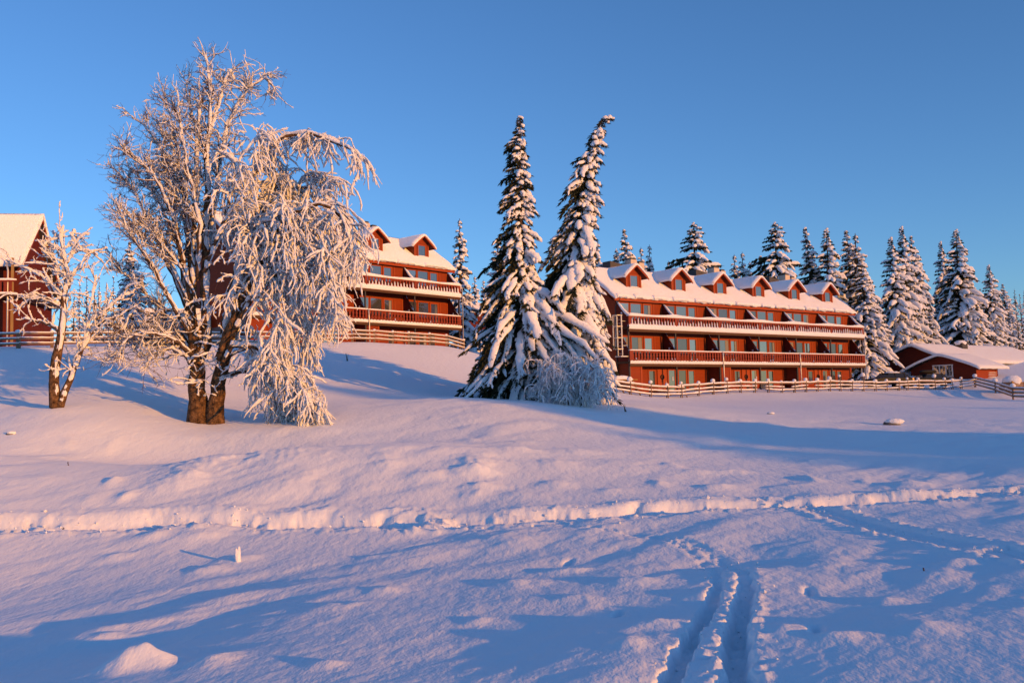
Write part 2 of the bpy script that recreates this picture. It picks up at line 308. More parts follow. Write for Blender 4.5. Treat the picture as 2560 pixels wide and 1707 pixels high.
def ground(x, y, fine=True):
    x = np.asarray(x, float); y = np.asarray(y, float); z = coarse(x, y); r = np.sqrt(x*x+y*y)
    near = 1-sstep(70, 110, r)
    z = z+near*(perlin(x/7.3+3, y/9.1)*0.11*sstep(4, 12, r)+perlin(x/3.1+9, y/4.4)*0.045)
    if not fine: return z
    nf = 1-sstep(30, 60, r)
    # wind-rippled powder: bumps a hand high, streaked across the light
    u = x*0.72-y*0.69; v = x*0.69+y*0.72
    amp = np.clip(0.62+1.5*perlin(x/3.7+40, y/4.3+2), 0.12, 1.45)
    z = z+nf*amp*(perlin(u/1.35+5, v/2.0+8)*0.105+perlin(u/0.55+11, v/1.1+1)*0.037+perlin(u/0.21+2, v/0.42+7)*0.012)
    z = z+(1-sstep(9, 18, r))*perlin(u/0.085, v/0.17)*0.0034
    for c, h, a, b in MOUNDS:
        k = (np.abs(x-c[0]) < 3*a) & (np.abs(y-c[1]) < 3*b)
        if k.any():
            e = ((x[k]-c[0])/a)**2+((y[k]-c[1])/b)**2; w = 1+0.5*perlin(x[k]*3.1, y[k]*3.1); z[k] += 0.68*h*np.exp(-e*1.1*w)*(1+0.3*perlin(x[k]*6, y[k]*6))
    # the trodden path: a trench with a broken far wall and crumbs of snow on the lips
    k = (r < 60) & (y > 9) & (y < 30)
    if k.any():
        d, s, run = path_d(x[k], y[k], TRAIL); xx = x[k]; yy = y[k]; sd = d*s
        wx = xx+0.55*perlin(xx*0.9+1, yy*0.9)+0.2*perlin(xx*2.7, yy*2.7+4); wy = yy+0.55*perlin(xx*0.9+8, yy*0.9)+0.2*perlin(xx*2.7+6, yy*2.7)
        cl = 0.5*perlin(wx*1.9, wy*3.1)+0.32*perlin(wx*4.4, wy*6.2+2)+0.2*perlin(wx*10.5, wy*12)+0.12*perlin(wx*23, wy*23)      # clods
        j = 0.26*perlin(wx*0.8+3, wy*0.8)+0.10*perlin(wx*1.9, wy*3.1)+0.05*perlin(wx*3.3, wy*9)
        wf = 0.26+0.14*perlin(run/2.3, run*0+3); dep = 0.20+0.12*perlin(run/3.1, run*0)+0.08*perlin(run/0.9, run*0+7)
        cut = sstep(-wf-0.20, -wf+0.06, sd+j)*(1-sstep(wf-0.05, wf+0.28, sd+j))
        gap = sstep(-0.32, -0.12, perlin(run/1.3+9, run*0+5)); dep = dep*(0.35+0.65*gap)
        fb = np.clip(0.5+1.1*perlin(run/1.9+40, run*0+2), 0, 1)
        berm = np.exp(-((sd-wf-0.40)/0.27)**2)*(0.01+0.19*np.maximum(cl, -0.15)*fb+0.05*fb)+np.exp(-((sd+wf+0.34)/0.22)**2)*(0.01+0.14*np.maximum(cl, -0.1))
        z[k] += cut*(-dep+0.26*cl)+np.maximum(berm, -0.02)
        d, s, run = path_d(xx, yy, SKI_B); w = 1-sstep(0.08, 0.15, np.abs(d-0.12)); z[k] += -0.04*w*(0.5+0.5*np.sign(perlin(run/0.8, run*0)+0.35))+np.exp(-((d-0.36)/0.1)**2)*0.05*np.abs(perlin(xx*4, yy*4))*2
    k = (r < 16) & (y > 2)
    if k.any():
        xx = x[k]; yy = y[k]; dz = np.zeros(len(xx)); wob = 0.05*perlin(xx*4, yy*4)+0.03*perlin(xx*11, yy*11)
        for P_, w, dep in ((SKI_L, 0.07, 0.13), (SKI_R, 0.10, 0.18)):
            d, s, run = path_d(xx, yy, P_); fade = 1-sstep(2.6, 6.0, run)*0.9; d = d+wob
            ww = w*(1+0.28*perlin(run/0.35, run*0+dep*50))
            dz = np.minimum(dz, -dep*fade*(1-sstep(ww*0.55, ww*1.25, d))*(1+0.25*perlin(run/0.3, run*0+1))+0.035*(perlin(xx*7, yy*7)+0.6*perlin(xx*18, yy*18))*(1-sstep(ww*0.55, ww*1.25, d)))
            dz = dz+np.exp(-((d-ww*1.6)/0.07)**2)*0.035*(0.4+1.2*perlin(xx*3.1+perlin(yy*3, xx*3), yy*4.5)+0.8*perlin(xx*13, yy*12))*fade
        for (px, py) in ((2040, 1572), (2022, 1475), (1545, 1535), (1420, 1405)):
            c = hit(px, py); e = ((xx-c[0]-0.25*(yy-c[1]))/0.055)**2+((yy-c[1])/0.17)**2+1.2*perlin(xx*9, yy*9); dz = dz-0.055*np.exp(-np.maximum(e, 0)**1.3)
        z[k] += dz
    return z
def gz(x, y): return float(ground(np.array([float(x)]), np.array([float(y)]), False)[0])
def G3(x, y, dz=0.0): return np.array([x, y, gz(x, y)+dz])
_th = np.concatenate([np.linspace(-180, -36, 49)[:-1], np.linspace(-36, -31.5, 12)[:-1], np.linspace(-31.5, 31.5, 641)[:-1], np.linspace(31.5, 36, 12)[:-1], np.linspace(36, 180, 49)])
_rr = np.concatenate([np.geomspace(0.6, 4.6, 16)[:-1], np.geomspace(4.6, 24, 335)[:-1], np.geomspace(24, 120, 150)[:-1], np.geomspace(120, 4200, 55)])
_TH, _RR = np.meshgrid(np.radians(_th), _rr); _x = _RR*np.sin(_TH); _y = _RR*np.cos(_TH)
_z = ground(_x, _y)
_g = MB(); _g.grid(np.stack([_x, _y, _z], -1)[:, ::-1]); _c = _g.n; _nb = len(_th)
_g.add(np.array([[0, 0, float(_z[0].mean())]]), np.zeros((0, 3), int)); _g.F[-1] = np.array([[i+1, i, _c] for i in range(_nb-1)])
tag(_g.build('ground', 'snow_field', None, True), None, None, kind='structure')
# fine grain of the powder
_m = M['snow_field']; _n_ = _m.node_tree.nodes; _l_ = _m.node_tree.links; _b = _n_['Principled BSDF']
_tc = _n_.new('ShaderNodeTexCoord'); _mp = _n_.new('ShaderNodeMapping'); _mp.inputs['Rotation'].default_value = (0, 0, R(-44)); _mp.inputs['Scale'].default_value = (1.0, 0.5, 1.0)
_l_.new(_tc.outputs['Object'], _mp.inputs['Vector']); _h = None
for _sc, _ds in ((9, 0.014), (38, 0.005), (3.0, 0.03)):
    _t = _n_.new('ShaderNodeTexNoise'); _t.inputs['Scale'].default_value = _sc; _t.inputs['Detail'].default_value = 4; _l_.new(_mp.outputs[0], _t.inputs['Vector'])
    _bp = _n_.new('ShaderNodeBump'); _bp.inputs['Distance'].default_value = _ds; _bp.inputs['Strength'].default_value = 1; _l_.new(_t.outputs[0], _bp.inputs['Height'])
    if _h: _l_.new(_h.outputs[0], _bp.inputs['Normal'])
    _h = _bp
_l_.new(_h.outputs[0], _b.inputs['Normal'])

# crumbs of snow kicked out of the path and the ski tracks
_cr = np.random.default_rng(9); _cm = MB(); _ico = np.array([[0, 0, 1], [0.9, 0, 0.25], [0.28, 0.85, 0.25], [-0.73, 0.53, 0.25], [-0.73, -0.53, 0.25], [0.28, -0.85, 0.25], [0, 0, -0.6]]); _if = np.array([[0, i, i % 5+1] for i in range(1, 6)]+[[6, i % 5+1, i] for i in range(1, 6)])
for _P, _n1, _wd, _sz in ((TRAIL, 700, 0.45, 0.015), (SKI_R, 160, 0.16, 0.008), (SKI_L, 90, 0.14, 0.007), (SKI_B, 150, 0.25, 0.011)):
    _i = _cr.integers(0, len(_P)-1, _n1); _f = _cr.random(_n1)[:, None]; _q = _P[_i]*(1-_f)+_P[_i+1]*_f+_cr.normal(0, _wd, (_n1, 2))*np.array([1, 0.75]); _k2 = np.hypot(_q[:, 0], _q[:, 1]) > 4.6; _q = _q[_k2]; _zz = ground(_q[:, 0], _q[:, 1])
    for _a, _b in zip(_q, _zz):
        _s = _sz*_cr.lognormal(0, 0.45); _v = _ico*_s*_cr.uniform(0.6, 1.4, (7, 3)); _t = _cr.uniform(0, 6.28); _c2, _s2 = math.cos(_t), math.sin(_t)
        _cm.add(np.stack([_v[:, 0]*_c2-_v[:, 1]*_s2+_a[0], _v[:, 0]*_s2+_v[:, 1]*_c2+_a[1], _v[:, 2]+_b+_s*0.25], -1), _if)
tag(_cm.build('snow_crumbs', 'snow', None, False), 'loose snow crumbs scattered along the trodden path and ski tracks', 'snow', kind='stuff')
# ------------------------------------------------------------------ the two lodges
def rnd(seed): return np.random.default_rng(seed)
def snow_strip(mb, x0, x1, y, z, w, h, seed, n=None, sag=None):
    """a rounded drift lying along X"""
    rg = rnd(seed); n = n or max(6, int((x1-x0)/0.22)); xs = np.linspace(x0, x1, n)
    hh = h*(1+0.28*perlin(xs/1.3+seed*3.7, xs*0+seed)); ww = w*(1+0.18*perlin(xs/0.9+seed*1.3, xs*0+2))
    if sag is not None: hh = hh*sag(xs)
    an = np.linspace(0, math.pi, 7)
    e = np.minimum(1, np.minimum(xs-x0, x1-xs)/0.08+0.55)
    G = np.stack([np.stack([xs+0*a, y-np.cos(a)*ww/2, z+np.sin(a)**0.7*hh*e], -1) for a in an], 1)
    idx = np.arange(n*7).reshape(n, 7)
    F = [np.stack([idx[:-1, :-1], idx[:-1, 1:], idx[1:, 1:], idx[1:, :-1]], -1).reshape(-1, 4)]
    F.append(np.stack([idx[:-1, 6], idx[:-1, 0], idx[1:, 0], idx[1:, 6]], -1))
    b = mb.n; mb.add(G.reshape(-1, 3), np.concatenate(F)); mb.F.append([list(b+idx[0, ::-1])]); mb.F.append([list(b+idx[-1])])
_balu = {}
def baluster_mesh(h, w):
    k = (h, w)
    if k not in _balu:
        prof = [(0.30, 0), (0.5, 0.02), (0.5, 0.24), (0.34, 0.30), (0.34, 0.42), (0.5, 0.50), (0.5, 0.66), (0.33, 0.74), (0.40, 0.84), (0.5, 0.90), (0.5, 1.0)]
        poly = [(p*w, q*h) for p, q in prof]+[(-p*w, q*h) for p, q in prof[::-1]]
        m = MB(); m.prism(poly, 'y', -0.015, 0.015); _balu[k] = m.mesh('baluster', 'bal')
    return _balu[k]
_bsnow = {}
def baluster_snow(h, w):
    if (h, w) not in _bsnow:
        m = MB(); zs = np.linspace(0.02, 0.62, 6)*h
        P = np.stack([0*zs+w*0.12, 0*zs-0.035, zs], -1); m.tubes(P, np.array([0.085, 0.075, 0.055, 0.06, 0.045, 0.02]), 5); _bsnow[(h, w)] = m.mesh('baluster_snow', 'snow', True)
    return _bsnow[(h, w)]
def window(t, x0, x1, z0, z1, y, kind='window', curtain=False, fr=0.09):
    """frame proud of the wall (front faces -Y), pane set back inside it"""
    m = MB(); d = 0.05
    m.box(x0-fr, x0, y-d, y, z0-fr, z1+fr); m.box(x1, x1+fr, y-d, y, z0-fr, z1+fr); m.box(x0, x1, y-d, y, z1, z1+fr); m.box(x0, x1, y-d, y, z0-fr, z0)
    w = m.build(kind, 'trim', t)
    j1, j2 = _prg.normal(0, 0.007, 2); q = MB(); q.add([(x0, y-0.022, z0), (x1, y-0.022+j1, z0), (x1, y-0.022+j1+j2, z1), (x0, y-0.022+j2, z1), (x0, y-0.002, z0), (x1, y-0.002, z0), (x1, y-0.002, z1), (x0, y-0.002, z1)], [(0, 1, 2, 3), (4, 7, 6, 5), (0, 4, 5, 1), (1, 5, 6, 2), (2, 6, 7, 3), (3, 7, 4, 0)]); q.build('pane', ('glass', 'glass', 'glass_dim', 'glass_bright')[_prg.integers(0, 4)], w)
    if curtain:
        c = MB(); k = 8; xs = np.linspace(x0+(x1-x0)*0.62, x1-0.02, k)
        G = np.stack([np.stack([xs, y-0.030-0.004*np.cos(np.arange(k)*2.2), xs*0+zz], -1) for zz in (z0+0.02, z1-0.02)]); c.slab(G, 0.001) if False else c.grid(G); c.build('curtain', 'curtain', w)
    return w
ZL, HH = 2.5, 2.75; _prg = np.random.default_rng(21)
def lodge(name, label, nb, loc, rotz, seed, chim, ladders, pipes, dbl):
    rg = rnd(seed); t = thing(name, label, 'lodge', loc, rotz); L = nb*BAY; ZU = ZL+HH; YW = 1.5; YB = 8.7; EZ = ZU+2.62; RZ = ZU+5.35; YR = 5.05; tp = (RZ-EZ-0.28)/(YR-1.1)
    m = MB(); m.box(0.0, L, YW, YW+0.2, 0, EZ); m.build('front_wall', 'red', t)
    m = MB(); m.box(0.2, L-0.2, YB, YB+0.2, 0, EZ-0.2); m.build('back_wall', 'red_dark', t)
    for s, x in ((0, 0.0), (1, L-0.2)):
        m = MB(); m.prism([(YW+0.2, 1.9), (YB+0.2, 1.9), (YB+0.2, EZ-0.25), (YR, RZ-0.25), (YW+0.2, EZ-0.25)], 'x', x, x+0.2); m.build('gable_wall', 'red', t)
        m = MB(); m.box(x-0.02, x+0.22, YW+0.0, YB+0.22, -0.8, 1.9); m.build('foundation', 'concrete', t)
    # roof
    m = MB(); o = 0.45
    m.prism([(1.1, EZ), (YR, RZ), (YR, RZ-0.18), (1.1, EZ-0.18)], 'x', -o, L+o)
    m.prism([(2*YR-1.1, EZ), (2*YR-1.1, EZ-0.18), (YR, RZ-0.18), (YR+0.001, RZ)], 'x', -o, L+o); roof = m.build('roof', 'dark', t)
    m = MB(); m.box(-o, L+o, 1.04, 1.1, EZ-0.30, EZ+0.02); m.build('fascia_board', 'trim', t)
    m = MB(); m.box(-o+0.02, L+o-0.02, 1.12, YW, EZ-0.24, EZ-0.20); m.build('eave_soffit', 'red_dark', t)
    for x in (-o-0.03, L+o):
        m = MB(); m.prism([(1.05, EZ-0.22), (1.05, EZ+0.05), (YR, RZ+0.05), (2*YR-1.05, EZ+0.05), (2*YR-1.05, EZ-0.22), (YR, RZ-0.22)], 'x', x, x+0.03); m.build('barge_board', 'trim', t)
    # roof snow: front and back slopes, thick, sagging at the eave
    nx, ny = int(L/0.16), 26; xs = np.linspace(-o-0.06, L+o+0.06, nx); v = np.linspace(0, 1, ny)
    def snow_slope(y0, y1, sd, thick, edge):
        X, Vv = np.meshgrid(xs, v, indexing='ij'); Y = y0+(y1-y0)*Vv
        lip = edge*(0.55+1.5*np.abs(perlin(X/1.15+sd, X*0+sd))+0.35*perlin(X/0.3, X*0+sd+5)); k = (1-Vv)**14
        Y = Y-np.sign(y1-y0)*lip*k
        Z = EZ+(RZ-EZ)*Vv+thick*(0.75+0.35*sstep(0, 0.25, Vv))+0.06*perlin(X/1.7+sd, Vv*3)+0.10*np.exp(-((Vv-0.1)/0.06)**2)*perlin(X/0.9+sd*2, X*0+1)-0.20*k*lip/edge*0.8
        Z = Z-0.08*np.exp(-(X-xs[0])/0.12)-0.08*np.exp(-(xs[-1]-X)/0.12)
        G = np.stack([X, Y, Z], -1); th = thick*np.ones_like(Z)*0.95; th = th-0.10*k
        mm = MB(); mm.slab(G if y1 > y0 else G[:, ::-1], th if y1 > y0 else th[:, ::-1]); return mm
    snow_slope(1.06, YR+0.02, seed, 0.33, 0.2).build('roof_snow', 'snow', roof, True)
    snow_slope(2*YR-1.06, YR-0.01, seed+9, 0.26, 0.16).build('roof_snow', 'snow', roof, True)
    # slabs of snow that have slid a little and hang at the gutter, with dark cracks behind them
    x = -o+0.1
    while x < L+o-0.8:
        w = rg.uniform(0.9, 2.6); n = 14; xx = np.linspace(x, min(x+w, L+o), n); Vv = np.linspace(0, 1, 5); X, V2 = np.meshgrid(xx, Vv, indexing='ij')
        drop = rg.uniform(0.0, 0.07); Y = 0.80+0.42*V2+0.05*perlin(X/0.3, X*0+3)-0.05*np.abs(perlin(X/0.5, X*0+8)); e = np.minimum(1, np.minimum(X-xx[0], xx[-1]-X)/0.2+0.4)
        Z = EZ+0.05-drop+0.32*V2*tp*0.8+0.20*e*(0.6+0.4*np.sin(V2*math.pi))+0.03*perlin(X/0.4, V2*2)
        mm = MB(); mm.slab(np.stack([X, Y, Z], -1), 0.17); mm.build('eave_snow_slab', 'snow', t, True); x += w+rg.uniform(0.15, 1.3)
    # balconies
    for lev, z in ((0, ZL), (1, ZU)):
        m = MB(); m.box(-0.05, L+0.05, 0.0, YW, z, z+0.16); deck = m.build('balcony_deck', 'soffit', t)
        m = MB(); m.box(-0.05, L+0.05, -0.05, 0.0, z-0.25, z+0.24); m.build('balcony_edge_beam', 'soffit', t)
        h = 0.66 if lev == 0 else 0.72
        m = MB(); m.box(-0.03, L+0.03, -0.035, 0.055, z+0.93, z+1.0); m.build('handrail', 'bal', t)
        m = MB(); m.box(-0.03, L+0.03, -0.025, 0.045, z+0.18+0.08, z+0.24+0.08); m.build('lower_rail', 'bal', t)
        m = MB(); snow_strip(m, -0.06, L+0.06, 0.01, z+1.0, 0.20 if lev == 0 else 0.36, 0.10 if lev == 0 else 0.27, seed+lev*3+1, sag=(lambda q: 1.0-0.45*np.abs(np.sin(q/BAY*math.pi))**2.0*0.9) if lev else None); m.build('handrail_snow', 'snow', t, True)
        # snow plastered along the deck edge, scalloped between the balusters
        nx2 = int(L/0.08); xs2 = np.linspace(-0.07, L+0.07, nx2); ph = np.mod(xs2/0.333, 1)
        top = (0.20 if lev == 0 else 0.33)+0.05*perlin(xs2/0.8+seed, xs2*0+lev)+(0.05 if lev else 0.025)*np.cos((ph-0.5)*2*math.pi)
        rows = [(-0.06, z-0.03), (-0.115, z+0.02), (-0.13, z+0.12)]
        G = np.stack([np.stack([xs2, yy+0.02*perlin(xs2/0.5, xs2*0+i), zz+0*xs2], -1) for i, (yy, zz) in enumerate(rows)]+[np.stack([xs2, -0.10+0*xs2, z+top], -1), np.stack([xs2, 0.02+0*xs2, z+top+0.015], -1), np.stack([xs2, 0.10+0*xs2, z+0.17+0*xs2], -1)], 0)
        m = MB(); m.grid(G[::-1]); m.build('deck_edge_snow', 'snow', t, True)
        bm = baluster_mesh(0.66, 0.20); sm = baluster_snow(0.66, 0.20)
        for k in range(nb):
            for i in range(15):
                x = k*BAY+0.31+i*(BAY-0.62)/14
                b = obj('baluster', bm, t, (x, 0.0, z+0.28))
                if lev == 1 or rg.random() < 0.12:
                    obj('baluster_snow', sm, b, (0, 0, 0), None, (0.7+0.5*rg.random() if lev else 0.5, 1, (0.8+0.55*rg.random()) if lev else 0.4))
        for k in range(nb+1):
            m = MB(); x = min(max(k*BAY, 0.09), L-0.09); m.box(x-0.13, x+0.13, -0.045, 0.06, z+0.2, z+0.93); m.build('railing_post', 'bal', t)
    for k in range(nb+1):
        x = min(max(k*BAY, 0.04), L-0.04)
        for za, zb in ((-0.6, ZL), (ZL+0.2, ZU)):
            m = MB(); m.box(x-0.055, x+0.055, 0.07, 0.18, za, zb-0.003); m.build('steel_post', 'dark', t)
        # wing walls between the balconies
        for z, hw, hf in ((ZL+0.16, HH-0.2, 0.95), (ZU+0.16, 2.1, 0.95)):
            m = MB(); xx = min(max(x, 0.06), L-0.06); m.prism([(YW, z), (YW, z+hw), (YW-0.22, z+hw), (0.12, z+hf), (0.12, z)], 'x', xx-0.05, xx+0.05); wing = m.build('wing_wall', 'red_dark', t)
            m = MB(); m.box(xx-0.085, xx-0.051, 0.72, 0.86, z+1.05, z+1.21); m.build('wall_lamp', 'white', wing)
            if z > ZU:
                P = np.array([[xx, YW-0.14, z+hw+0.04], [xx, YW-0.5, z+hw-0.30], [xx, 0.7, z+hf+0.5], [xx, 0.3, z+hf+0.14], [xx, 0.08, z+hf+0.04]]); m = MB(); m.tubes(P, np.array([0.05, 0.12, 0.13, 0.16, 0.15]), 8, True, 0.8); m.build('wing_wall_snow', 'snow', wing, True)
            else:
                P = np.array([[xx, YW-0.3, z+hw-0.05], [xx, 0.8, z+hf+0.72], [xx, 0.12, z+hf+0.05]]); m = MB(); m.tubes(P, np.array([0.02, 0.05, 0.06]), 6); m.build('wing_wall_snow', 'snow', wing, True)
    # window bands of the two upper storeys
    for lev, z in ((0, ZL+0.16), (1, ZU+0.16)):
        for k in range(nb):
            x = k*BAY
            window(t, x+0.45, x+1.42, z+0.7, z+2.03, YW, 'window', rg.random() < 0.22); window(t, x+1.66, x+2.82, z+0.7, z+2.03, YW, 'window', rg.random() < 0.22)
            window(t, x+3.14, x+3.92, z+0.25, z+1.98, YW, 'balcony_door', rg.random() < 0.22, 0.13)
            m = MB(); m.box(x+0.3, x+BAY-0.35, YW-0.03, YW, z+2.13, z+2.27); m.build('head_trim', 'trim', t)
            for q in (0.12, 4.25, BAY-0.22): m = MB(); m.box(x+q, x+q+0.1, YW-0.028, YW, z+0.02, z+2.12); m.build('vertical_trim', 'trim', t)
    # ground floor: store rooms stand forward, entrances lie back under the balcony
    for k in range(0, nb, 2):
        x = k*BAY
        m = MB(); m.box(x+0.12, x+1.45, 0.2, YW, -0.6, ZL-0.01); cl = m.build('store_room', 'red', t)
        m = MB(); m.box(x+1.30, x+1.47, 0.17, 0.2, -0.6, ZL-0.02); m.build('corner_board', 'trim', cl)
        m = MB(); m.box(x+0.10, x+0.24, 0.17, 0.2, -0.6, ZL-0.02); m.build('corner_board', 'trim', cl)
        if k+1 >= nb and not dbl: continue
        window(t, x+3.5, x+4.15, 0.75, 1.95, YW, 'window')
        m = MB(); m.box(x+4.45, x+5.5, YW-0.06, YW, 0.0, 2.1); dr = m.build('entrance_door', 'trim', t)
        an = np.linspace(0, 2*math.pi, 15)
        m = MB(); m.tubes(np.stack([x+4.98+0.17*np.cos(an), 0*an+YW-0.10, 1.45+0.17*np.sin(an)], -1), np.full(15, 0.055), 6, False); m.build('wreath', 'wreath', dr, True)
        m = MB(); m.box(x+5.36, x+5.40, YW-0.11, YW-0.06, 0.95, 1.1); m.build('handle', 'galv', dr)
        window(t, x+5.8, x+6.5, 0.1, 2.0, YW, 'terrace_door', rg.random() < 0.3, 0.12); window(t, x+7.0, x+7.85, 0.1, 2.0, YW, 'terrace_door', rg.random() < 0.3, 0.12); window(t, x+8.2, x+8.85, 0.1, 1.95, YW, 'window')
        m = MB(); m.box(x+6.85, x+9.0, YW-0.04, YW, 2.14, 2.36); m.build('head_trim', 'trim', t)
        m = MB(); m.box(x+BAY-0.2, x+BAY-0.12, 0.4, 0.48, 1.1, 1.45); m.build('thermometer', 'white', t)
    # dormers
    YD = 2.1; zb = EZ+(YD-1.1)*(RZ-EZ)/(YR-1.1)
    for k in range(nb):
        xc = k*BAY+2.7; hw = 0.86; ze = zb+1.50; za = zb+2.18
        m = MB(); m.prism([(xc-hw, zb-0.3), (xc+hw, zb-0.3), (xc+hw, ze), (xc, za), (xc-hw, ze)], 'y', YD, YR-0.2); dm = m.build('dormer', 'red', t)
        sl = (za-ze)/hw; ov = 0.46; y0 = YD-0.42; y1 = YR+0.8
        for s in (-1, 1):
            m = MB(); m.prism([(xc, za+0.02), (xc+s*(hw+ov), ze-sl*ov+0.02), (xc+s*(hw+ov), ze-sl*ov+0.12), (xc, za+0.12)][::s], 'y', y0, y1); m.build('dormer_roof', 'red_dark', dm)
            m = MB(); m.prism([(xc, za-0.12), (xc+s*(hw+ov+0.03), ze-sl*(ov+0.03)-0.12), (xc+s*(hw+ov+0.03), ze-sl*(ov+0.03)+0.14), (xc, za+0.14)][::s], 'y', y0-0.05, y0); m.build('barge_board', 'trim', dm)
            m = MB(); m.bar((xc+s*(hw+ov+0.01), y0, ze-sl*ov+0.05), (xc+s*(hw+ov+0.01), y1-0.8, ze-sl*ov+0.05), 0.04, 0.2); m.build('eave_board', 'red_dark', dm)
        # snow over both little slopes
        a, b = 17, 13; U = np.linspace(-1, 1, a); V1 = np.linspace(0, 1, b); Ug, Vg = np.meshgrid(U, V1, indexing='ij')
        X = xc+Ug*(hw+ov+0.07+0.03*perlin(Vg*4+k, Ug*0)); Y = y0-0.10+0.03*perlin(Ug*3+k, Vg*0+4)+(y1-y0+0.1)*Vg
        Z = za+0.10-np.sqrt((sl*(X-xc))**2+0.006)+0.17+0.035*perlin(X*1.1+k*3, Y*0.9)-0.09*np.abs(Ug)**10-0.07*np.exp(-Vg/0.04)
        m = MB(); m.slab(np.stack([X, Y, Z], -1), 0.16); m.build('dormer_snow', 'snow', dm, True)
        m = MB(); x0, x1, z0, z1 = xc-0.40, xc+0.40, zb+0.36, zb+1.30
        m.box(x0-0.1, x0, YD-0.06, YD, z0-0.1, z1+0.1); m.box(x1, x1+0.1, YD-0.06, YD, z0-0.1, z1+0.1); m.box(x0, x1, YD-0.06, YD, z1, z1+0.1); m.box(x0, x1, YD-0.06, YD, z0-0.1, z0); m.build('dormer_window', 'trim', dm)
        m = MB(); m.box(x0, x1, YD-0.03, YD-0.015, z0, z1); m.build('pane', 'glass', dm)
        m = MB(); snow_strip(m, x0-0.08, x1+0.08, YD-0.06, z0-0.02, 0.12, 0.08, seed+k, 6); m.build('sill_snow', 'snow', dm, True)
        for s in (-1, 1): m = MB(); m.box(xc+s*(hw-0.06)-0.07, xc+s*(hw-0.06)+0.07, YD-0.03, YD, zb-0.1, ze); m.build('corner_board', 'trim', dm)
        # drift of roof snow that leans against the dormer foot
        n = 12; X, Vv = np.meshgrid(np.linspace(xc-hw-0.9, xc+hw+0.9, 22), np.linspace(0, 1, n), indexing='ij'); Y = YD-0.9+Vv*2.2; base = EZ+(Y-1.1)*(RZ-EZ)/(YR-1.1)+0.2
        Z = base+0.22*np.exp(-((np.abs(X-xc)-hw-0.1)/0.32)**2)*np.sin(np.clip(Vv*1.2, 0, 1)*math.pi*0.6)+0.04*np.exp(-((X-xc)/hw)**2)-0.05
        m = MB(); m.grid(np.stack([X, Y, Z], -1).transpose(1, 0, 2)); m.build('dormer_drift', 'snow', dm, True)
    for x in chim:
        for q, (dx, w, h) in enumerate(((0, 0.36, 1.2), (0.95, 0.3, 0.98))):
            m = MB(); m.box(x+dx-w, x+dx+w, YR-0.4, YR+0.4, RZ-0.9, RZ+h); c = m.build('chimney', 'chim', t)
            m = MB(); m.box(x+dx-w*0.8, x+dx+w*0.8, YR-0.33, YR+0.33, RZ+h, RZ+h+0.16); m.build('chimney_cap', 'dark', c)
        m = MB(); m.prism([(x-2.5, RZ-0.3), (x-1.0, RZ-0.3), (x-1.0, RZ+0.7), (x-1.6, RZ+0.8), (x-2.5, RZ+0.95)], 'y', YR-0.1, YR+0.9); m.build('roof_vent_box', 'dark', t)
    for x in pipes:
        m = MB(); m.tubes(np.array([[x, -0.16, ZL+1.0], [x+0.02, -0.17, ZL+0.3], [x+0.06, -0.14, ZL], [x+0.10, -0.1, ZL-0.5], [x+0.16, -0.1, -0.5]]), np.full(5, 0.055), 8); m.build('downpipe', 'galv', t, True)
    m = MB(); m.tubes(np.array([[0.05, 1.0, EZ-0.2], [0.0, 1.3, EZ-0.5], [0.0, YW-0.02, EZ-0.8], [-0.05, YW-0.02, 0]]), np.full(4, 0.05), 6); m.build('downpipe', 'dark', t, True)
    for side in ladders:
        s = -1 if side == 'l' else 1; x0 = 0.0 if s < 0 else L; xo = x0+s*0.55; lad = MB(); za, zt = ZL-0.05, ZU+1.05
        lo = ZL+0.62 if s < 0 else -0.3
        for yy in (0.25, 0.75): lad.bar((xo, yy, lo), (xo, yy, zt if s < 0 else ZU+0.9), 0.06)
        la = lad.build('escape_ladder', 'galv', t)
        for z in np.arange(lo+0.15, zt, 0.3): q = MB(); q.bar((xo, 0.25, z), (xo, 0.75, z), 0.03); q.build('rung', 'galv', la)
        for z in (ZL+1.4, ZU+0.6): q = MB(); q.bar((x0, 0.3, z), (xo, 0.3, z), 0.04); q.build('bracket', 'galv', la)
        if s < 0:
            an = np.linspace(-math.pi/2, math.pi/2, 9)
            for z in np.linspace(lo+0.5, zt, 4): q = MB(); q.tubes(np.stack([xo-0.65*np.cos(an), 0.5+0.36*np.sin(an), an*0+z], -1), np.full(9, 0.022), 5); q.build('cage_hoop', 'galv', la)
            for a in np.linspace(-1.35, 1.35, 5): q = MB(); p = (xo-0.65*math.cos(a), 0.5+0.36*math.sin(a)); q.bar((*p, lo+0.5), (*p, zt), 0.03); q.build('cage_bar', 'galv', la)
            q = MB(); q.box(xo-0.3, xo+0.5, 0.1, 0.8, lo-0.12, lo-0.04); q.build('landing', 'galv', la)
        else:
            q = MB(); snow_strip(q, min(x0, xo), max(x0, xo)+0.1, 0.5, ZU+0.9, 0.4, 0.14, 3, 6); q.build('ladder_snow', 'snow', la, True)
    return t
_zA = 3.0775+1.65-ZL; _zB = 6.9927+1.65-ZL
lodge('timber_lodge', 'long red three-storey timber lodge with six snowy dormers at right', 6, (A0[0], A0[1], _zA), 0.6352, 11, (5.3, 16.0, 26.6), ('l', 'r'), (2*BAY+0.15, 4*BAY+0.15), True)
_b0 = B0-BX*BAY*4
lodge('timber_lodge', 'red timber lodge on the hilltop, half hidden behind the big frosted tree', 4, (_b0[0], _b0[1], _zB), 0.8361, 23, (5.3, 14.6), ('r',), (2*BAY+0.12,), True)
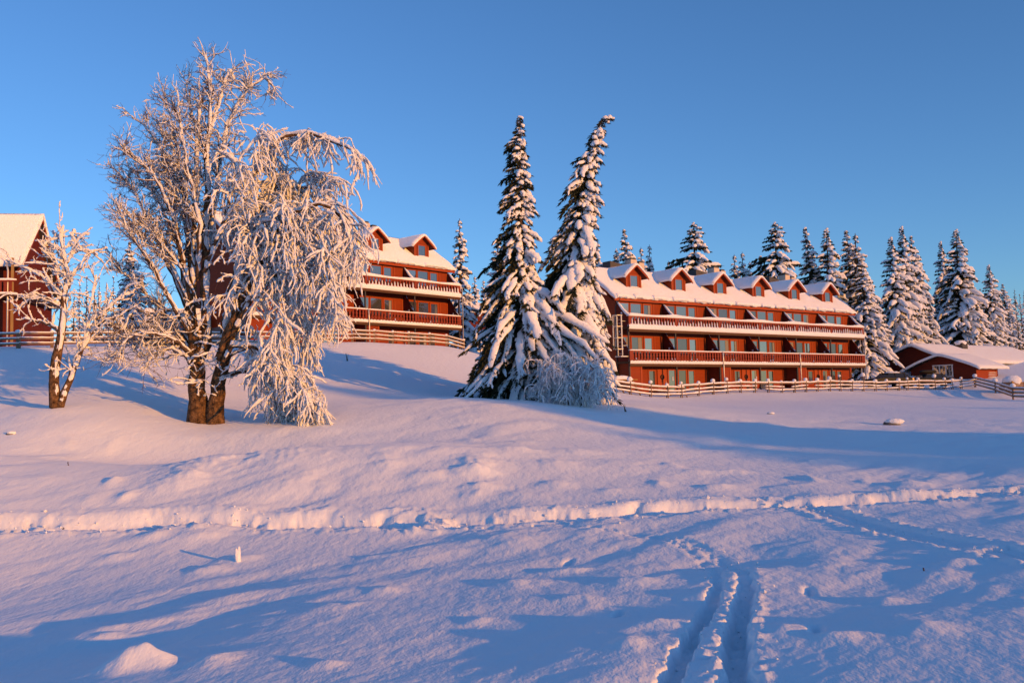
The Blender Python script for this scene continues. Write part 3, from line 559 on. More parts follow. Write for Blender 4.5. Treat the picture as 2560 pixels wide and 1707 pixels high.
# ------------------------------------------------------------------ fences
def log(mb, p, q, r0, r1=None, n=5, seed=0):
    p = np.array(p, float); q = np.array(q, float); t = np.linspace(0, 1, n)[:, None]; rg = rnd(seed)
    P = p*(1-t)+q*t+rg.normal(0, 0.012, (n, 3))*(t*(1-t)*4); mb.tubes(P, np.linspace(r0, r1 or r0, n)*(1+rg.normal(0, 0.06, n)), 7)
def snow_on(mb, p, q, w, h, seed, n=10):
    """a soft ridge of snow lying on a rail from p to q"""
    p = np.array(p, float); q = np.array(q, float); t = np.linspace(0.0, 1, n); rg = rnd(seed); P = p+(q-p)*t[:, None]; hh = h*(1+0.35*perlin(t*4+seed*1.7, t*0+seed)); P[:, 2] += hh*0.45
    mb.tubes(P, np.maximum(hh, 0.02)*np.clip(np.minimum(t, 1-t)*8+0.55, 0, 1)*w/h*0.5+0.004, 7, True, 0.9)
def blob(mb, c, r, seed=0, sq=(1, 1, 0.8)):
    rg = rnd(seed); a, b = 7, 9; V = []; th = np.linspace(0, math.pi, a); ph = np.arange(b)*2*math.pi/b
    Tn, Pn = np.meshgrid(th, ph, indexing='ij'); rr = r*(1+0.16*perlin(Tn*1.7+seed, Pn*0.9+np.cos(Pn)*2)); 
    G = np.stack([c[0]+rr*np.sin(Tn)*np.cos(Pn)*sq[0], c[1]+rr*np.sin(Tn)*np.sin(Pn)*sq[1], c[2]+rr*np.cos(Tn)*sq[2]], -1)
    idx = np.arange(a*b).reshape(a, b); i2 = np.roll(idx, -1, 1); mb.add(G.reshape(-1, 3), np.stack([idx[:-1], idx[1:], i2[1:], i2[:-1]], -1).reshape(-1, 4))
fr = thing('split_rail_fence', 'snow-capped leaning split-rail fence along the front of the right lodge', 'fence', FR[0]); o_ = np.array(FR[0])
rg = rnd(5)
for i, p in enumerate(FR):
    b = np.array(p)-o_; b[2] = gz(p[0], p[1])-o_[2]; lean = rg.normal(0, 0.07); h = rg.uniform(0.92, 1.12)+(0.38 if i in (16, 18, 24) else 0)
    top = b+np.array([AX[0], AX[1], 0])*lean*1.0+np.array([0, 0, h]); 
    for s in (-0.09, 0.09):
        m = MB(); k = np.array([AN[0], AN[1], 0])*s; log(m, b+k-np.array([0, 0, 0.3]), top+k*0.7, 0.045, 0.04, 5, i); m.build('post', 'wood', fr, True)
    m = MB(); blob(m, top+np.array([0, 0, 0.02]), rg.uniform(0.13, 0.23), i, (1, 1, 0.85)); m.build('post_snow', 'snow', fr, True)
    if i == 4: m = MB(); log(m, b+np.array([AX[0]*0.7, AX[1]*0.7, -0.1]), top, 0.05, 0.045); m.build('brace', 'wood', fr, True)
    if i+1 < len(FR):
        q = np.array(FR[i+1])-o_; q[2] = gz(FR[i+1][0], FR[i+1][1])-o_[2]; e = (q-b)/np.linalg.norm(q-b)
        for lv, z in enumerate((0.24, 0.52, 0.80)):
            if rg.random() < 0.06: continue
            a = b+np.array([0, 0, z+rg.normal(0, 0.03)])-e*0.35; c = q+np.array([0, 0, z+rg.normal(0, 0.03)])+e*0.35
            m = MB(); log(m, a, c, 0.052, 0.046, 5, i*7+lv); r_ = m.build('rail', 'wood', fr, True)
            m = MB(); snow_on(m, a, c, 0.13, 0.09+0.11*(lv == 2), i*5+lv); m.build('rail_snow', 'snow', r_, True)
# the stretch that turns downhill to the right
FT = [FR[-1], at(2490, 989, 86.0), at(2534, 1001, 78.0), at(2600, 1003, 76.0), at(2680, 1006, 74.0)]
ft = thing('rail_fence', 'bare rail fence stepping down to the right edge below the low cabin', 'fence', FT[0]); o_ = np.array(FT[0])
for i, p in enumerate(FT):
    b = np.array(p)-o_; b[2] = gz(p[0], p[1])-o_[2]
    m = MB(); log(m, b-np.array([0, 0, 0.3]), b+np.array([0, 0, 1.15]), 0.08, 0.07, 4, i); m.build('post', 'wood', ft, True)
    m = MB(); blob(m, b+np.array([0, 0, 1.2]), 0.24, i+3); m.build('post_snow', 'snow', ft, True)
    if i+1 < len(FT):
        q = np.array(FT[i+1])-o_; q[2] = gz(FT[i+1][0], FT[i+1][1])-o_[2]
        for lv, z in enumerate((0.3, 0.62, 0.95)):
            m = MB(); m.bar(b+np.array([0, 0, z]), q+np.array([0, 0, z]), 0.05, 0.14); r_ = m.build('rail', 'wood', ft)
            m = MB(); snow_on(m, b+np.array([0, 0, z+0.07]), q+np.array([0, 0, z+0.07]), 0.12, 0.08, i+lv); m.build('rail_snow', 'snow', r_, True)
fl = thing('post_and_rail_fence', 'frosted post-and-rail fence along the hilltop in front of the left lodge', 'fence', FL[0]); o_ = np.array(FL[0])
for i, p in enumerate(FL):
    b = np.array(p)-o_; b[2] = gz(p[0], p[1])-o_[2]; big = 1.5 if i == 1 else 1
    m = MB(); m.box(b[0]-0.07*big, b[0]+0.07*big, b[1]-0.06, b[1]+0.06, b[2]-0.3, b[2]+0.92); m.build('post', 'wood', fl)
    m = MB(); blob(m, b+np.array([0, 0, 0.94]), 0.11*big, i, (1, 1, 0.6)); m.build('post_snow', 'snow', fl, True)
    if i+1 < len(FL):
        q = np.array(FL[i+1])-o_; q[2] = gz(FL[i+1][0], FL[i+1][1])-o_[2]; k = np.array([FLD[1], -FLD[0], 0])*0.09
        for lv, z in enumerate((0.24, 0.52, 0.80)):
            m = MB(); m.bar(b+k+np.array([0, 0, z]), q+k+np.array([0, 0, z]), 0.04, 0.09); r_ = m.build('rail', 'wood', fl)
            m = MB(); snow_on(m, b+k+np.array([0, 0, z+0.08]), q+k+np.array([0, 0, z+0.05]), 0.07, 0.04, i*3+lv); m.build('rail_snow', 'snow', r_, True)
# ------------------------------------------------------------------ low cabins at right
def gable_house(t, w, d, he, hr, wallmat, ov, snow, seed, roofmat='dark'):
    """local: gable end faces -X (width w along Y from 0 to w), ridge runs along +X for d"""
    m = MB(); m.prism([(0, -0.8), (0, he), (w/2, hr), (w, he), (w, -0.8)], 'x', 0, d); m.build('walls', wallmat, t)
    sl = (hr-he)/(w/2); m = MB()
    for s in (-1, 1):
        c = w/2; m.prism([(c, hr+0.03), (c+s*(w/2+ov), he-sl*ov+0.03), (c+s*(w/2+ov), he-sl*ov+0.17), (c, hr+0.17)][::s], 'x', -ov, d+ov)
    rf = m.build('roof', roofmat, t)
    a, b = 25, 30; U = np.linspace(-1, 1, a); V = np.linspace(0, 1, b); Ug, Vg = np.meshgrid(U, V, indexing='ij'); Y = w/2+Ug*(w/2+ov+0.10+0.08*perlin(Vg*7+seed, Ug*0)); X = -ov-0.12+(d+2*ov+0.24)*Vg
    ed = np.abs(Ug)**8; ee = np.exp(-Vg/0.03)+np.exp(-(1-Vg)/0.03)
    Z = hr+0.12-np.sqrt((sl*(Y-w/2))**2+0.02)+snow*(1+0.2*perlin(X*0.8+seed, Y*0.7))-snow*0.45*ed-snow*0.25*ee
    m = MB(); m.slab(np.stack([X, Y, Z], -1)[::-1], snow*0.95); m.build('roof_snow', 'snow', rf, True); return rf
def panes(t, x, y0, y1, z0, z1, n, name='window'):
    """white casement window on the -X gable"""
    m = MB(); m.box(x-0.05, x, y0-0.1, y1+0.1, z0-0.1, z0); m.box(x-0.05, x, y0-0.1, y1+0.1, z1, z1+0.1); k = (y1-y0)/n
    for i in range(n+1): m.box(x-0.05, x, y0+i*k-0.06, y0+i*k+0.06, z0, z1)
    w = m.build(name, 'white', t)
    for i in range(n):
        q = MB(); q.box(x-0.02, x-0.01, y0+i*k+0.06, y0+(i+1)*k-0.06, z0, z1); q.build('pane', 'glass', w)
        q = MB(); c = y0+(i+0.5)*k; q.box(x-0.03, x-0.021, c-0.015, c+0.015, z0, z1); q.box(x-0.0301, x-0.0215, y0+i*k+0.06, c-0.015, (z0+z1)/2-0.015, (z0+z1)/2+0.015); q.build('glazing_bar', 'white', w)
P_ = on_plane(2442, 962, F0-AN*3.6, AX)            # the corner between gable and lit side wall
cz = gz(P_[0], P_[1])
cab = thing('red_cabin', 'low dark-red cabin with a white casement window and thick snow roof', 'cabin', (P_[0], P_[1], cz-0.3), 0.6352)
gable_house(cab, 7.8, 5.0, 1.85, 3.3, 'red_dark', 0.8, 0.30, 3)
panes(cab, 0.0, 2.7, 5.0, 0.85, 2.1, 3)
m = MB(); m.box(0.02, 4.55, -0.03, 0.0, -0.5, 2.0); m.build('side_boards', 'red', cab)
for i in range(5): m = MB(); snow_strip(m, 2.6, 4.5, -0.06, 0.15+i*0.24, 0.10, 0.07, i, 7); m.build('stacked_plank_snow', 'snow', cab, True)
m = MB(); m.box(4.45, 4.6, -0.08, -0.03, -0.5, 2.1); m.build('corner_board', 'trim', cab)
P2 = P_[:2]-AN*4.4+AX*2.2
lc = thing('long_cabin', 'long low cabin with a broad snow roof and dark chimney at right edge', 'cabin', (P2[0], P2[1], cz-0.2), 0.6352)
gable_house(lc, 8.6, 24, 2.7, 4.7, 'red_dark', 0.8, 0.34, 8)
m = MB(); m.box(8.6, 9.9, 2.6, 3.8, 3.2, 5.1); ch = m.build('chimney', 'dark', lc); m = MB(); blob(m, (9.25, 3.2, 5.1), 0.85, 2, (1, 0.9, 0.45)); m.build('chimney_snow', 'snow', ch, True)
for x in (8.6, 12.4): 
    m = MB(); m.box(x-0.6, x+0.6, -0.05, 0, 0.9, 2.0); w = m.build('window', 'white', lc); q = MB(); q.box(x-0.5, x+0.5, -0.07, -0.051, 1.0, 1.9); q.build('pane', 'glass', w)
# snow-capped bins beside the cabin
for i, (px, py, w, lab) in enumerate(((2531, 972, 1.75, 'dark plank bin under a round cushion of snow at right edge'), (2586, 968, 1.5, 'second snow-capped plank bin, cut off by the right edge of the picture'))):
    p = at(px, py, 86.0); b = thing('plank_bin', lab, 'bin', (p[0], p[1], gz(p[0], p[1])-0.05), 0.35, 'bins beside the low cabin')
    for k in range(4): m = MB(); m.box(-w/2, w/2, -0.7, 0.7, 0.02+k*0.26, 0.24+k*0.26); m.build('plank', 'wood', b)
    for x in (-w/2+0.1, w/2-0.1): m = MB(); m.box(x-0.09, x+0.09, -0.78, -0.701, -0.1, 1.12); m.build('post', 'ochre', b)
    m = MB(); blob(m, (0, 0, 1.1), 0.5, i+4, (w*1.1, 1.65, 1.15)); m.build('snow_cap', 'snow', b, True)
# ------------------------------------------------------------------ cars behind the fence
def car(loc, rz, lab, box, s=1.0):
    t = thing('parked_car', lab, 'car', loc, rz, 'cars parked behind the fence'); L = 4.5
    side = [(-2.25, 0.45), (-2.22, 0.85), (-1.95, 1.0), (-1.0, 1.08), (2.05, 1.02), (2.25, 0.8), (2.25, 0.4)]
    m = MB(); n = len(side); W2 = 0.88
    secs = [(-W2, 0.06), (-W2+0.06, 0.0), (W2-0.06, 0.0), (W2, 0.06)]
    V = []
    for y, inn in secs: V += [(x*(1-inn*0.4), y, z-inn*0.25 if z > 0.7 else z) for x, z in side]
    F = []
    for k in range(3):
        for i in range(n): j = (i+1) % n; F.append((k*n+i, k*n+j, (k+1)*n+j, (k+1)*n+i))
    m.add(V, F); m.F.append([list(range(n-1, -1, -1))]); m.F.append([list(range(3*n, 4*n))]); m.build('body', 'carpaint', t)
    cab_ = [(-1.05, 1.06), (-0.45, 1.48), (1.45, 1.50), (2.05, 1.02)]
    m = MB(); V = []
    for y, s_ in ((-0.84, 0), (-0.66, 1), (0.66, 1), (0.84, 0)): V += [(x, y if z < 1.2 else (-0.66 if y < 0 else 0.66), z) for x, z in cab_] if s_ == 0 else []
    m.add(V, [(0, 1, 2, 3)[::-1], (4, 5, 6, 7), (0, 4, 5, 1)[::-1], (1, 5, 6, 2)[::-1], (2, 6, 7, 3)[::-1]]); m.build('cabin_glass', 'carglass', t)
    m = MB(); m.box(-0.5, 1.5, -0.66, 0.66, 1.482, 1.53); m.build('car_roof', 'carpaint', t)
    for y in (-0.72, 0.72):
        for x in (-0.9, 0.25, 1.3): m = MB(); m.bar((x, y*1.14, 1.03), (x+(0.45 if x < -0.5 else 0.0), y*0.94, 1.49), 0.07); m.build('pillar', 'carpaint', t)
    for x in (-1.4, 1.35):
        for y in (-0.8, 0.8):
            an = np.linspace(0, 2*math.pi, 19); m = MB(); m.prism([(x+0.34*math.cos(a), 0.34+0.34*math.sin(a)) for a in an[:-1]], 'y', y-0.11, y+0.11); w = m.build('wheel', 'rubber', t)
            m = MB(); m.prism([(x+0.21*math.cos(a), 0.34+0.21*math.sin(a)) for a in an[:-1]], 'y', y-0.115, y+0.115); m.build('rim', 'dark', w)
    for y in (-0.78, 0.78): m = MB(); m.box(2.12, 2.275, y-0.09, y+0.09, 0.62, 1.0); m.build('tail_light', 'tail', t)
    for y in (-0.65, 0.65): m = MB(); m.box(-2.27, -2.12, y-0.16, y+0.16, 0.62, 0.8); m.build('headlight', 'carglass', t)
    if box: m = MB(); m.tubes(np.array([[-0.75, 0, 1.74], [-0.5, 0, 1.76], [0.9, 0, 1.76], [1.1, 0, 1.74]]), np.array([0.15, 0.36, 0.36, 0.2]), 10, True, 0.5); m.build('roof_box', 'rubber', t, True)
    else: m = MB(); blob(m, (0.5, 0, 1.5), 0.5, 4, (1.8, 1.2, 0.4)); m.build('roof_snow', 'snow', t, True)
    return t
for px, py, Y, rz, lab, bx in ((2318, 972, 88.0, 0.25, 'black estate car with roof box and red tail light behind the fence', True), (2222, 973, 87.0, 0.25, 'low dark car beside the estate car, mostly hidden by snowy rails', False)):
    p = on_plane(px, py, F0-AN*1.9, AX); car((p[0], p[1], gz(p[0], p[1])), rz, lab, bx)
# ------------------------------------------------------------------ house at the far left
pc = at(47, 760, 60.0); zc = 7.9
hc = thing('gabled_house', 'tall red gabled house with a steep snowy roof at left edge', 'house', (pc[0], pc[1], zc), R(9))
LW = 16.0; e1 = 4.55; rz_ = 7.5; dp = 6.4
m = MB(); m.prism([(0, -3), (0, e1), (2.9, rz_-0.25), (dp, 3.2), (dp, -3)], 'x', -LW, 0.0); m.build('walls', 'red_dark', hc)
m = MB(); m.prism([(-0.75, e1-0.78), (2.9, rz_), (2.9, rz_-0.2), (-0.75, e1-0.98)], 'x', -LW, 0.45); m.prism([(2.9, rz_), (dp+0.5, 2.62), (dp+0.5, 2.42), (2.9, rz_-0.2)], 'x', -LW, 0.45); rfc = m.build('roof', 'dark', hc)
m = MB(); m.prism([(-0.8, e1-1.08), (-0.8, e1-0.76), (2.9, rz_+0.04), (dp+0.5, 2.66), (dp+0.5, 2.34), (2.9, rz_-0.28)], 'x', 0.451, 0.49); m.build('barge_board', 'trim', hc)
X, Vv = np.meshgrid(np.linspace(-LW, 0.56, 60), np.linspace(0, 1, 22), indexing='ij'); Y = -0.95+(2.92+0.95)*Vv; Z = (e1-0.95)+(rz_-e1+0.95)*Vv+0.28+0.05*perlin(X/1.3, Vv*3)-0.12*(1-Vv)**12
m = MB(); m.slab(np.stack([X, Y, Z], -1), 0.26); m.build('roof_snow', 'snow', rfc, True)
Y = 2.9+(dp+0.6-2.9)*Vv; Z = rz_+(2.5-rz_)*Vv+0.28; m = MB(); m.slab(np.stack([X, Y, Z], -1), 0.26); m.build('roof_snow', 'snow', rfc, True)
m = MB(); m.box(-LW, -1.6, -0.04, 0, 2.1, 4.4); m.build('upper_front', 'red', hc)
m = MB(); m.box(-LW, 0.35, -1.5, -0.002, 1.5, 1.68); m.build('balcony_deck', 'soffit', hc)
m = MB(); snow_strip(m, -LW, 0.4, -1.45, 1.66, 0.3, 0.14, 5, 40); m.build('balcony_snow', 'snow', hc, True)
m = MB(); m.box(-LW, 0.3, -1.5, -1.44, 2.45, 2.55); m.build('handrail', 'bal', hc); m = MB(); snow_strip(m, -LW, 0.35, -1.47, 2.55, 0.18, 0.14, 7, 40); m.build('handrail_snow', 'snow', hc, True)
for i in range(22): m = MB(); m.box(-6.6+i*0.31, -6.42+i*0.31, -1.49, -1.455, 1.72, 2.44); m.build('baluster', 'bal', hc)
m = MB(); m.box(0.02, 0.16, -1.46, -1.34, -2.6, 4.0); m.build('corner_post', 'ochre', hc)
m = MB(); m.tubes(np.array([[-0.5, -0.95, 3.9], [-0.3, -1.3, 3.6], [-0.2, -1.36, 3.2], [-0.2, -1.36, -2.4]]), np.full(4, 0.06), 6); m.build('downpipe', 'galv', hc, True)
window(hc, -3.6, -2.4, 2.4, 3.7, -0.045); window(hc, -6.0, -5.0, 2.4, 3.7, -0.045); window(hc, -3.0, -2.2, 0.1, 1.3, -0.005)
m = MB(); m.box(0.0, 0.9, 0.5, dp-0.2, 1.5, 1.66); pr = m.build('porch_roof', 'dark', hc); X, Vv = np.meshgrid(np.linspace(-0.0, 1.05, 8), np.linspace(0, 1, 14), indexing='ij'); m = MB(); m.slab(np.stack([X, 0.4+Vv*(dp-0.5), 1.92+0.03*perlin(X*2, Vv*5)-0.06*(np.abs(Vv-0.5)*2)**8], -1), 0.24); m.build('porch_snow', 'snow', pr, True)
# ------------------------------------------------------------------ outbuildings behind
for name, lab, cat, px, py, Y, rz, w, d, he, hr, ml, sd in (('long_shed', 'low red shed with flat snow roof between the left lodge and the spruces', 'shed', 1268, 822, 112.0, 0.55, 5.5, 12, 2.3, 3.3, 'red_dark', 4), ('wooden_shed', 'small ochre plank shed behind the hilltop fence, seen through branches', 'shed', 440, 790, 68.0, 0.4, 3.0, 3.4, 2.0, 2.8, 'ochre', 6)):
    p = at(px, py, Y); z = gz(p[0], p[1]); q = p[:2]-np.array([math.cos(rz), math.sin(rz)])*d*(0.9 if 'long' in name else 0.5)
    t = thing(name, lab, cat, (q[0], q[1], max(p[2]-0.3, z) if 'long' in name else z), rz); gable_house(t, w, d, he, hr, ml, 0.4, 0.4, sd)
    m = MB(); m.box(d*0.35, d*0.35+0.9, -0.04, 0, -0.4, 1.8); m.build('door', 'trim', t)
# ------------------------------------------------------------------ snow-covered table by the lodge corner
p = on_plane(1560, 968, F0-AN*1.6, AX); tb = thing('garden_table', 'plank garden table on splayed legs, snow heaped on it, by the right lodge', 'table', (p[0], p[1], gz(p[0], p[1])+0.0), 0.55)
for k in range(4): m = MB(); m.box(-1.1, 1.0, -0.42+k*0.21, -0.23+k*0.21, 0.92, 0.98); m.build('plank', 'ochre', tb)
for x in (-0.75, 0.7):
    for s in (-1, 1): m = MB(); m.bar((x, s*0.16, 0.93), (x+0.28, s*0.72, -0.25), 0.09, 0.07); m.build('leg', 'ochre', tb)
X, Vv = np.meshgrid(np.linspace(-1.15, 0.55, 14), np.linspace(-1, 1, 9), indexing='ij'); m = MB(); m.slab(np.stack([X, Vv*0.5, 1.0+0.26*(1-Vv**4)*sstep(-1.2, -0.9, X)*(1-sstep(0.1, 0.6, X))+0.04*perlin(X*2, Vv*2)], -1), 0.02); m.build('table_snow', 'snow', tb, True)
# ------------------------------------------------------------------ small things in the snow
def gp(px, py, Y0=20.0):
    """walk along the pixel's ray until it meets the ground"""
    Y = 3.0; d = ray(px, py)
    Ys = np.geomspace(4, 120, 900); P = EYE+d[None]*(Ys/d[1])[:, None]; g = ground(P[:, 0], P[:, 1], False); k = np.where(P[:, 2] < g)[0]
    return np.array([P[k[0], 0], P[k[0], 1], g[k[0]]]) if len(k) else P[-1]
def rock(px, py, r, lab):
    p = gp(px, py); m = MB(); blob(m, (0, 0, 0.0), r, int(px), (1.3, 1, 0.75)); o = m.build('rock', 'stone', None, True, p); tag(o, lab, 'rock', 'stones showing through the snow')
    q = MB(); blob(q, (r*0.35, -r*0.1, r*0.45), r*0.95, int(px)+1, (1.5, 1.1, 0.5)); q.build('rock_snow', 'snow', o, True)
rock(2229, 1062, 0.30, 'dark stone with a snow cap in the field at right')
rock(1925, 1036, 0.13, 'small dark stone at the foot of the bank below the fence')
rock(26, 1086, 0.10, 'tiny dark stone in the lit snow near the left edge')
def stalks(px, py, n, h, lab, cat, sd, snowy=False, name='dead_stalks'):
    p = gp(px, py); rg = rnd(sd); t = thing(name, lab, cat, p)
    for k in range(n):
        a = rg.uniform(0, 6.28); l = rg.uniform(0.05, 0.3)*h; q = np.array([[0.02*k, 0, -0.05], [math.cos(a)*l*0.3, math.sin(a)*l*0.3, h*0.5], [math.cos(a)*l, math.sin(a)*l, h*rg.uniform(0.7, 1.0)]])
        m = MB(); m.tubes(q, np.array([0.008, 0.006, 0.003])*(1+h), 5); s = m.build('stalk', 'twig', t, True)
        if snowy: m = MB(); m.tubes(q+np.array([0.012, -0.01, 0.01]), np.array([0.045, 0.04, 0.018]), 7); m.build('stalk_snow', 'snow', s, True)
stalks(592, 1408, 2, 0.24, 'snow-plastered stub standing out of the near snow at left', 'stub', 3, True, 'snowy_stub')
stalks(158, 1330, 4, 0.09, 'little dead twigs poking out of the path bank at left', 'twigs', 4)
stalks(867, 903, 5, 0.55, 'small dark seedling on the shaded slope below the left lodge', 'seedling', 6, False, 'spruce_seedling')
stalks(1562, 1030, 6, 0.35, 'thin dry stalks standing in snow right of the frosted bush', 'stalks', 8)
stalks(170, 1165, 4, 0.12, 'thin dry stalks in the shaded hollow near the left edge', 'stalks', 9)
stalks(2310, 1432, 2, 0.07, 'short dry twig in the near snow at right', 'twig', 12)
# ------------------------------------------------------------------ spruces
def resamp(P, n):
    P = np.asarray(P, float); d = np.concatenate([[0], np.cumsum(np.linalg.norm(np.diff(P, axis=0), axis=1))]); t = np.linspace(0, d[-1], n)
    return np.stack([np.interp(t, d, P[:, i]) for i in range(3)], -1)
def spruce_meshes(seed, H, spine, prof, nb, dens, snowamt, droop=(15, -30, 55), nd=(0.34, 0.055), wind=1.0, base=0.03, snow_sides=7, rag=0.8):
    """trunk, needles and snow as three meshes. spine: points bottom to top; prof(t, az): bough length; wind: how one-sided the snow is"""
    rg = rnd(seed); S = resamp(spine, 40); tr = MB(); r0 = H*0.017+0.05; tr.tubes(S, r0*(1-np.linspace(0, 1, 40)**0.8*0.96)+0.01, 8)
    fol = MB(); sno = MB(); K = []; ns = 7; BP = []; BR = []
    tt = base+(1-base)*np.sort(rg.random(nb)**1.12)
    for k, t in enumerate(tt):
        az = k*2.39996+rg.normal(0, 0.35); L = prof(t, az)*rg.uniform(0.65, 1.12)*(1+rag*float(perlin(t*8+seed, (az % 6.2832)*0.9+seed))+0.5*rag*float(perlin(t*21+seed, (az % 6.2832)*1.7+seed)))
        if rag > 1 and L < 0.45*prof(t, az): continue
        if L < 0.08: L = 0.08
        c = np.array([np.interp(t, np.linspace(0, 1, 40), S[:, i]) for i in range(3)])
        a0 = droop[0]+(droop[1]-droop[0])*(1-t)+rg.normal(0, 8); dr = droop[2]*rg.uniform(0.6, 1.2)*(0.5+0.5*min(1, L/1.2)); s = np.linspace(0, 1, ns); an = np.radians(a0-dr*s**0.8+12*s**3)
        st = L/(ns-1); h = np.concatenate([[0], np.cumsum(np.cos(an[:-1])*st)]); z = np.concatenate([[0], np.cumsum(np.sin(an[:-1])*st)])
        u = np.array([math.cos(az), math.sin(az), 0]); P = c+u*h[:, None]+np.array([0, 0, 1.0])*z[:, None]; P[:, :2] += rg.normal(0, 0.02*L, (ns, 2))*s[:, None]
        BP.append(P); BR.append((0.012+0.012*L)*(1-s*0.8))
        # needle sprays
        m = max(6, int(L*dens)); q = rg.random(m)**0.75; i0 = np.clip((q*(ns-1)).astype(int), 0, ns-2); f = q*(ns-1)-i0; b = P[i0]*(1-f[:, None])+P[i0+1]*f[:, None]
        lat = np.cross(u, [0, 0, 1.0]); sg = rg.choice([-1, 1], m); la = rg.uniform(0.25, 1.25, m); d = u*np.cos(la)[:, None]+lat*(sg*np.sin(la))[:, None]; d[:, 2] -= rg.uniform(0.25, 1.3, m); d /= np.linalg.norm(d, axis=1, keepdims=True)
        ln = nd[0]*rg.uniform(0.5, 1.4, m)*(1.15-0.5*q)*min(1.0, 0.45+L*0.4); K.append(np.concatenate([b, d, ln[:, None]], 1))
        # snow cushions
        sunny = 0.5+0.5*math.cos(az-SUN_AZ); w = (1-wind)+wind*(0.06+1.02*sunny)
        if rg.random() < 0.18+0.8*w*min(1, 0.35+L):
            n2 = 9; s2 = np.linspace(rg.uniform(0.05, 0.3), rg.uniform(0.9, 1.04), n2); Q = np.stack([np.interp(s2, s, P[:, i]) for i in range(3)], -1)
            rr = snowamt*w*(0.32+0.5*min(L, 1.6)/1.6)*rg.uniform(0.7, 1.25)*np.array([0.45, 0.8, 0.95, 1.05, 0.9, 1.0, 0.85, 0.7, 0.4])*(1+rg.normal(0, 0.13, n2))
            Q = Q+np.array([0, 0, 1.0])*rr[:, None]*0.35+u*rr[:, None]*0.2; sno.tubes(Q, np.abs(rr)+0.012, snow_sides, True, 0.68, 0.12)
            for _ in range(int(rg.poisson(2.1*min(L, 2)*(w+0.2)))):
                q1 = rg.uniform(0.35, 0.95); bq = np.array([np.interp(q1, s, P[:, i]) for i in range(3)]); sd = rg.choice([-1, 1]); dd = u*0.6+lat*sd*rg.uniform(0.4, 0.9)+np.array([0, 0, -rg.uniform(0.5, 1.2)]); dd /= np.linalg.norm(dd); l2 = rg.uniform(0.2, 0.5)*min(1, L*0.8); tq = np.linspace(0, 1, 5)
                sno.tubes(bq+dd*l2*tq[:, None]+np.array([0, 0, 0.03]), snowamt*w*0.46*rg.uniform(0.6, 1.1)*np.array([0.6, 1, 0.95, 0.8, 0.35]), 6, True, 0.85, 0.17)
    tr.tubes(np.array(BP), np.array(BR), 4, False)
    K = np.concatenate(K); b = K[:, :3]; d = K[:, 3:6]; ln = K[:, 6:7]; m = len(K); e = np.cross(d, rg.normal(size=(m, 3))); e /= np.linalg.norm(e, axis=1, keepdims=True); wd = nd[1]*(ln/nd[0])*rg.uniform(0.6, 1.4, (m, 1))
    V = np.stack([b, b+d*ln*0.45+e*wd, b+d*ln, b+d*ln*0.45-e*wd], 1).reshape(-1, 3); fol.add(V, np.arange(4*m).reshape(m, 4))
    return tr.mesh('trunk', 'sbark', True), fol.mesh('foliage', 'needle'), sno.mesh('snow_load', 'snow', True)
def plant(name, ms, lab, loc, rotz=0.0, sc=(1, 1, 1), group=None, names=('trunk', 'foliage', 'snow_load'), cat='tree'):
    t = thing(name, lab, cat, loc, rotz, group); t.scale = sc
    for nm, me in zip(names, ms):
        q = obj(nm, me, t)
        if nm != 'trunk': q['kind'] = 'stuff'
    return t
# the two tall spruces in the middle
def px3(px, py, Y, o): return at(px, py, Y)-o
YS = 42.0; z1 = at(1318, 1022, YS); o1 = np.array([z1[0], z1[1], gz(z1[0], z1[1])-0.1])
sp1 = [np.zeros(3)]+[px3(a, b, YS, o1) for a, b in ((1316, 900), (1310, 760), (1302, 600), (1301, 450), (1300, 292))]; H1 = sp1[-1][2]
def pr1(t, az):
    c = math.cos(az); left = max(0, -c); right = max(0, c); fb = abs(math.sin(az))
    return np.interp(t, [0, 0.08, 0.2, 0.33, 0.45, 0.55, 0.62, 0.75, 0.9, 1], [2.6, 3.6, 3.5, 2.7, 1.75, 0.9, 0.62, 0.58, 0.36, 0.1])*(1.0+(0.38 if t < 0.5 else 0.75)*left-(0.0 if t < 0.4 else 0.25)*right-0.1*fb)
plant('spruce_tree', spruce_meshes(31, H1, sp1, pr1, 620, 54, 0.26, (8, -34, 62), (0.40, 0.05), 0.8, 0.05, 8, 1.25), 'tall straight spruce with slender top, left of the central pair', o1, group='two tall central spruces')
z2 = at(1425, 1020, YS+0.6); o2 = np.array([z2[0], z2[1], gz(z2[0], z2[1])-0.1])
sp2 = [np.zeros(3)]+[px3(a, b, YS+0.6, o2) for a, b in ((1432, 880), (1436, 720), (1448, 580), (1468, 450), (1486, 350), (1500, 308), (1514, 295), (1528, 297))]
def pr2(t, az):
    c = math.cos(az); left = max(0, -c); right = max(0, c)
    return np.interp(t, [0, 0.1, 0.25, 0.4, 0.5, 0.6, 0.7, 0.82, 0.92, 1], [2.2, 2.9, 2.6, 1.9, 1.2, 0.9, 0.72, 0.58, 0.32, 0.12])*(1.0+0.9*left*(0.4 < t < 0.85)+0.05*right*(t < 0.45)+0.3*left*(t < 0.3))
plant('spruce_tree', spruce_meshes(32, 14.0, sp2, pr2, 640, 52, 0.275, (2, -42, 58), (0.40, 0.05), 0.68, 0.05, 8, 1.25), 'tall spruce with crooked snow-bent top, right of the central pair', o2, group='two tall central spruces')
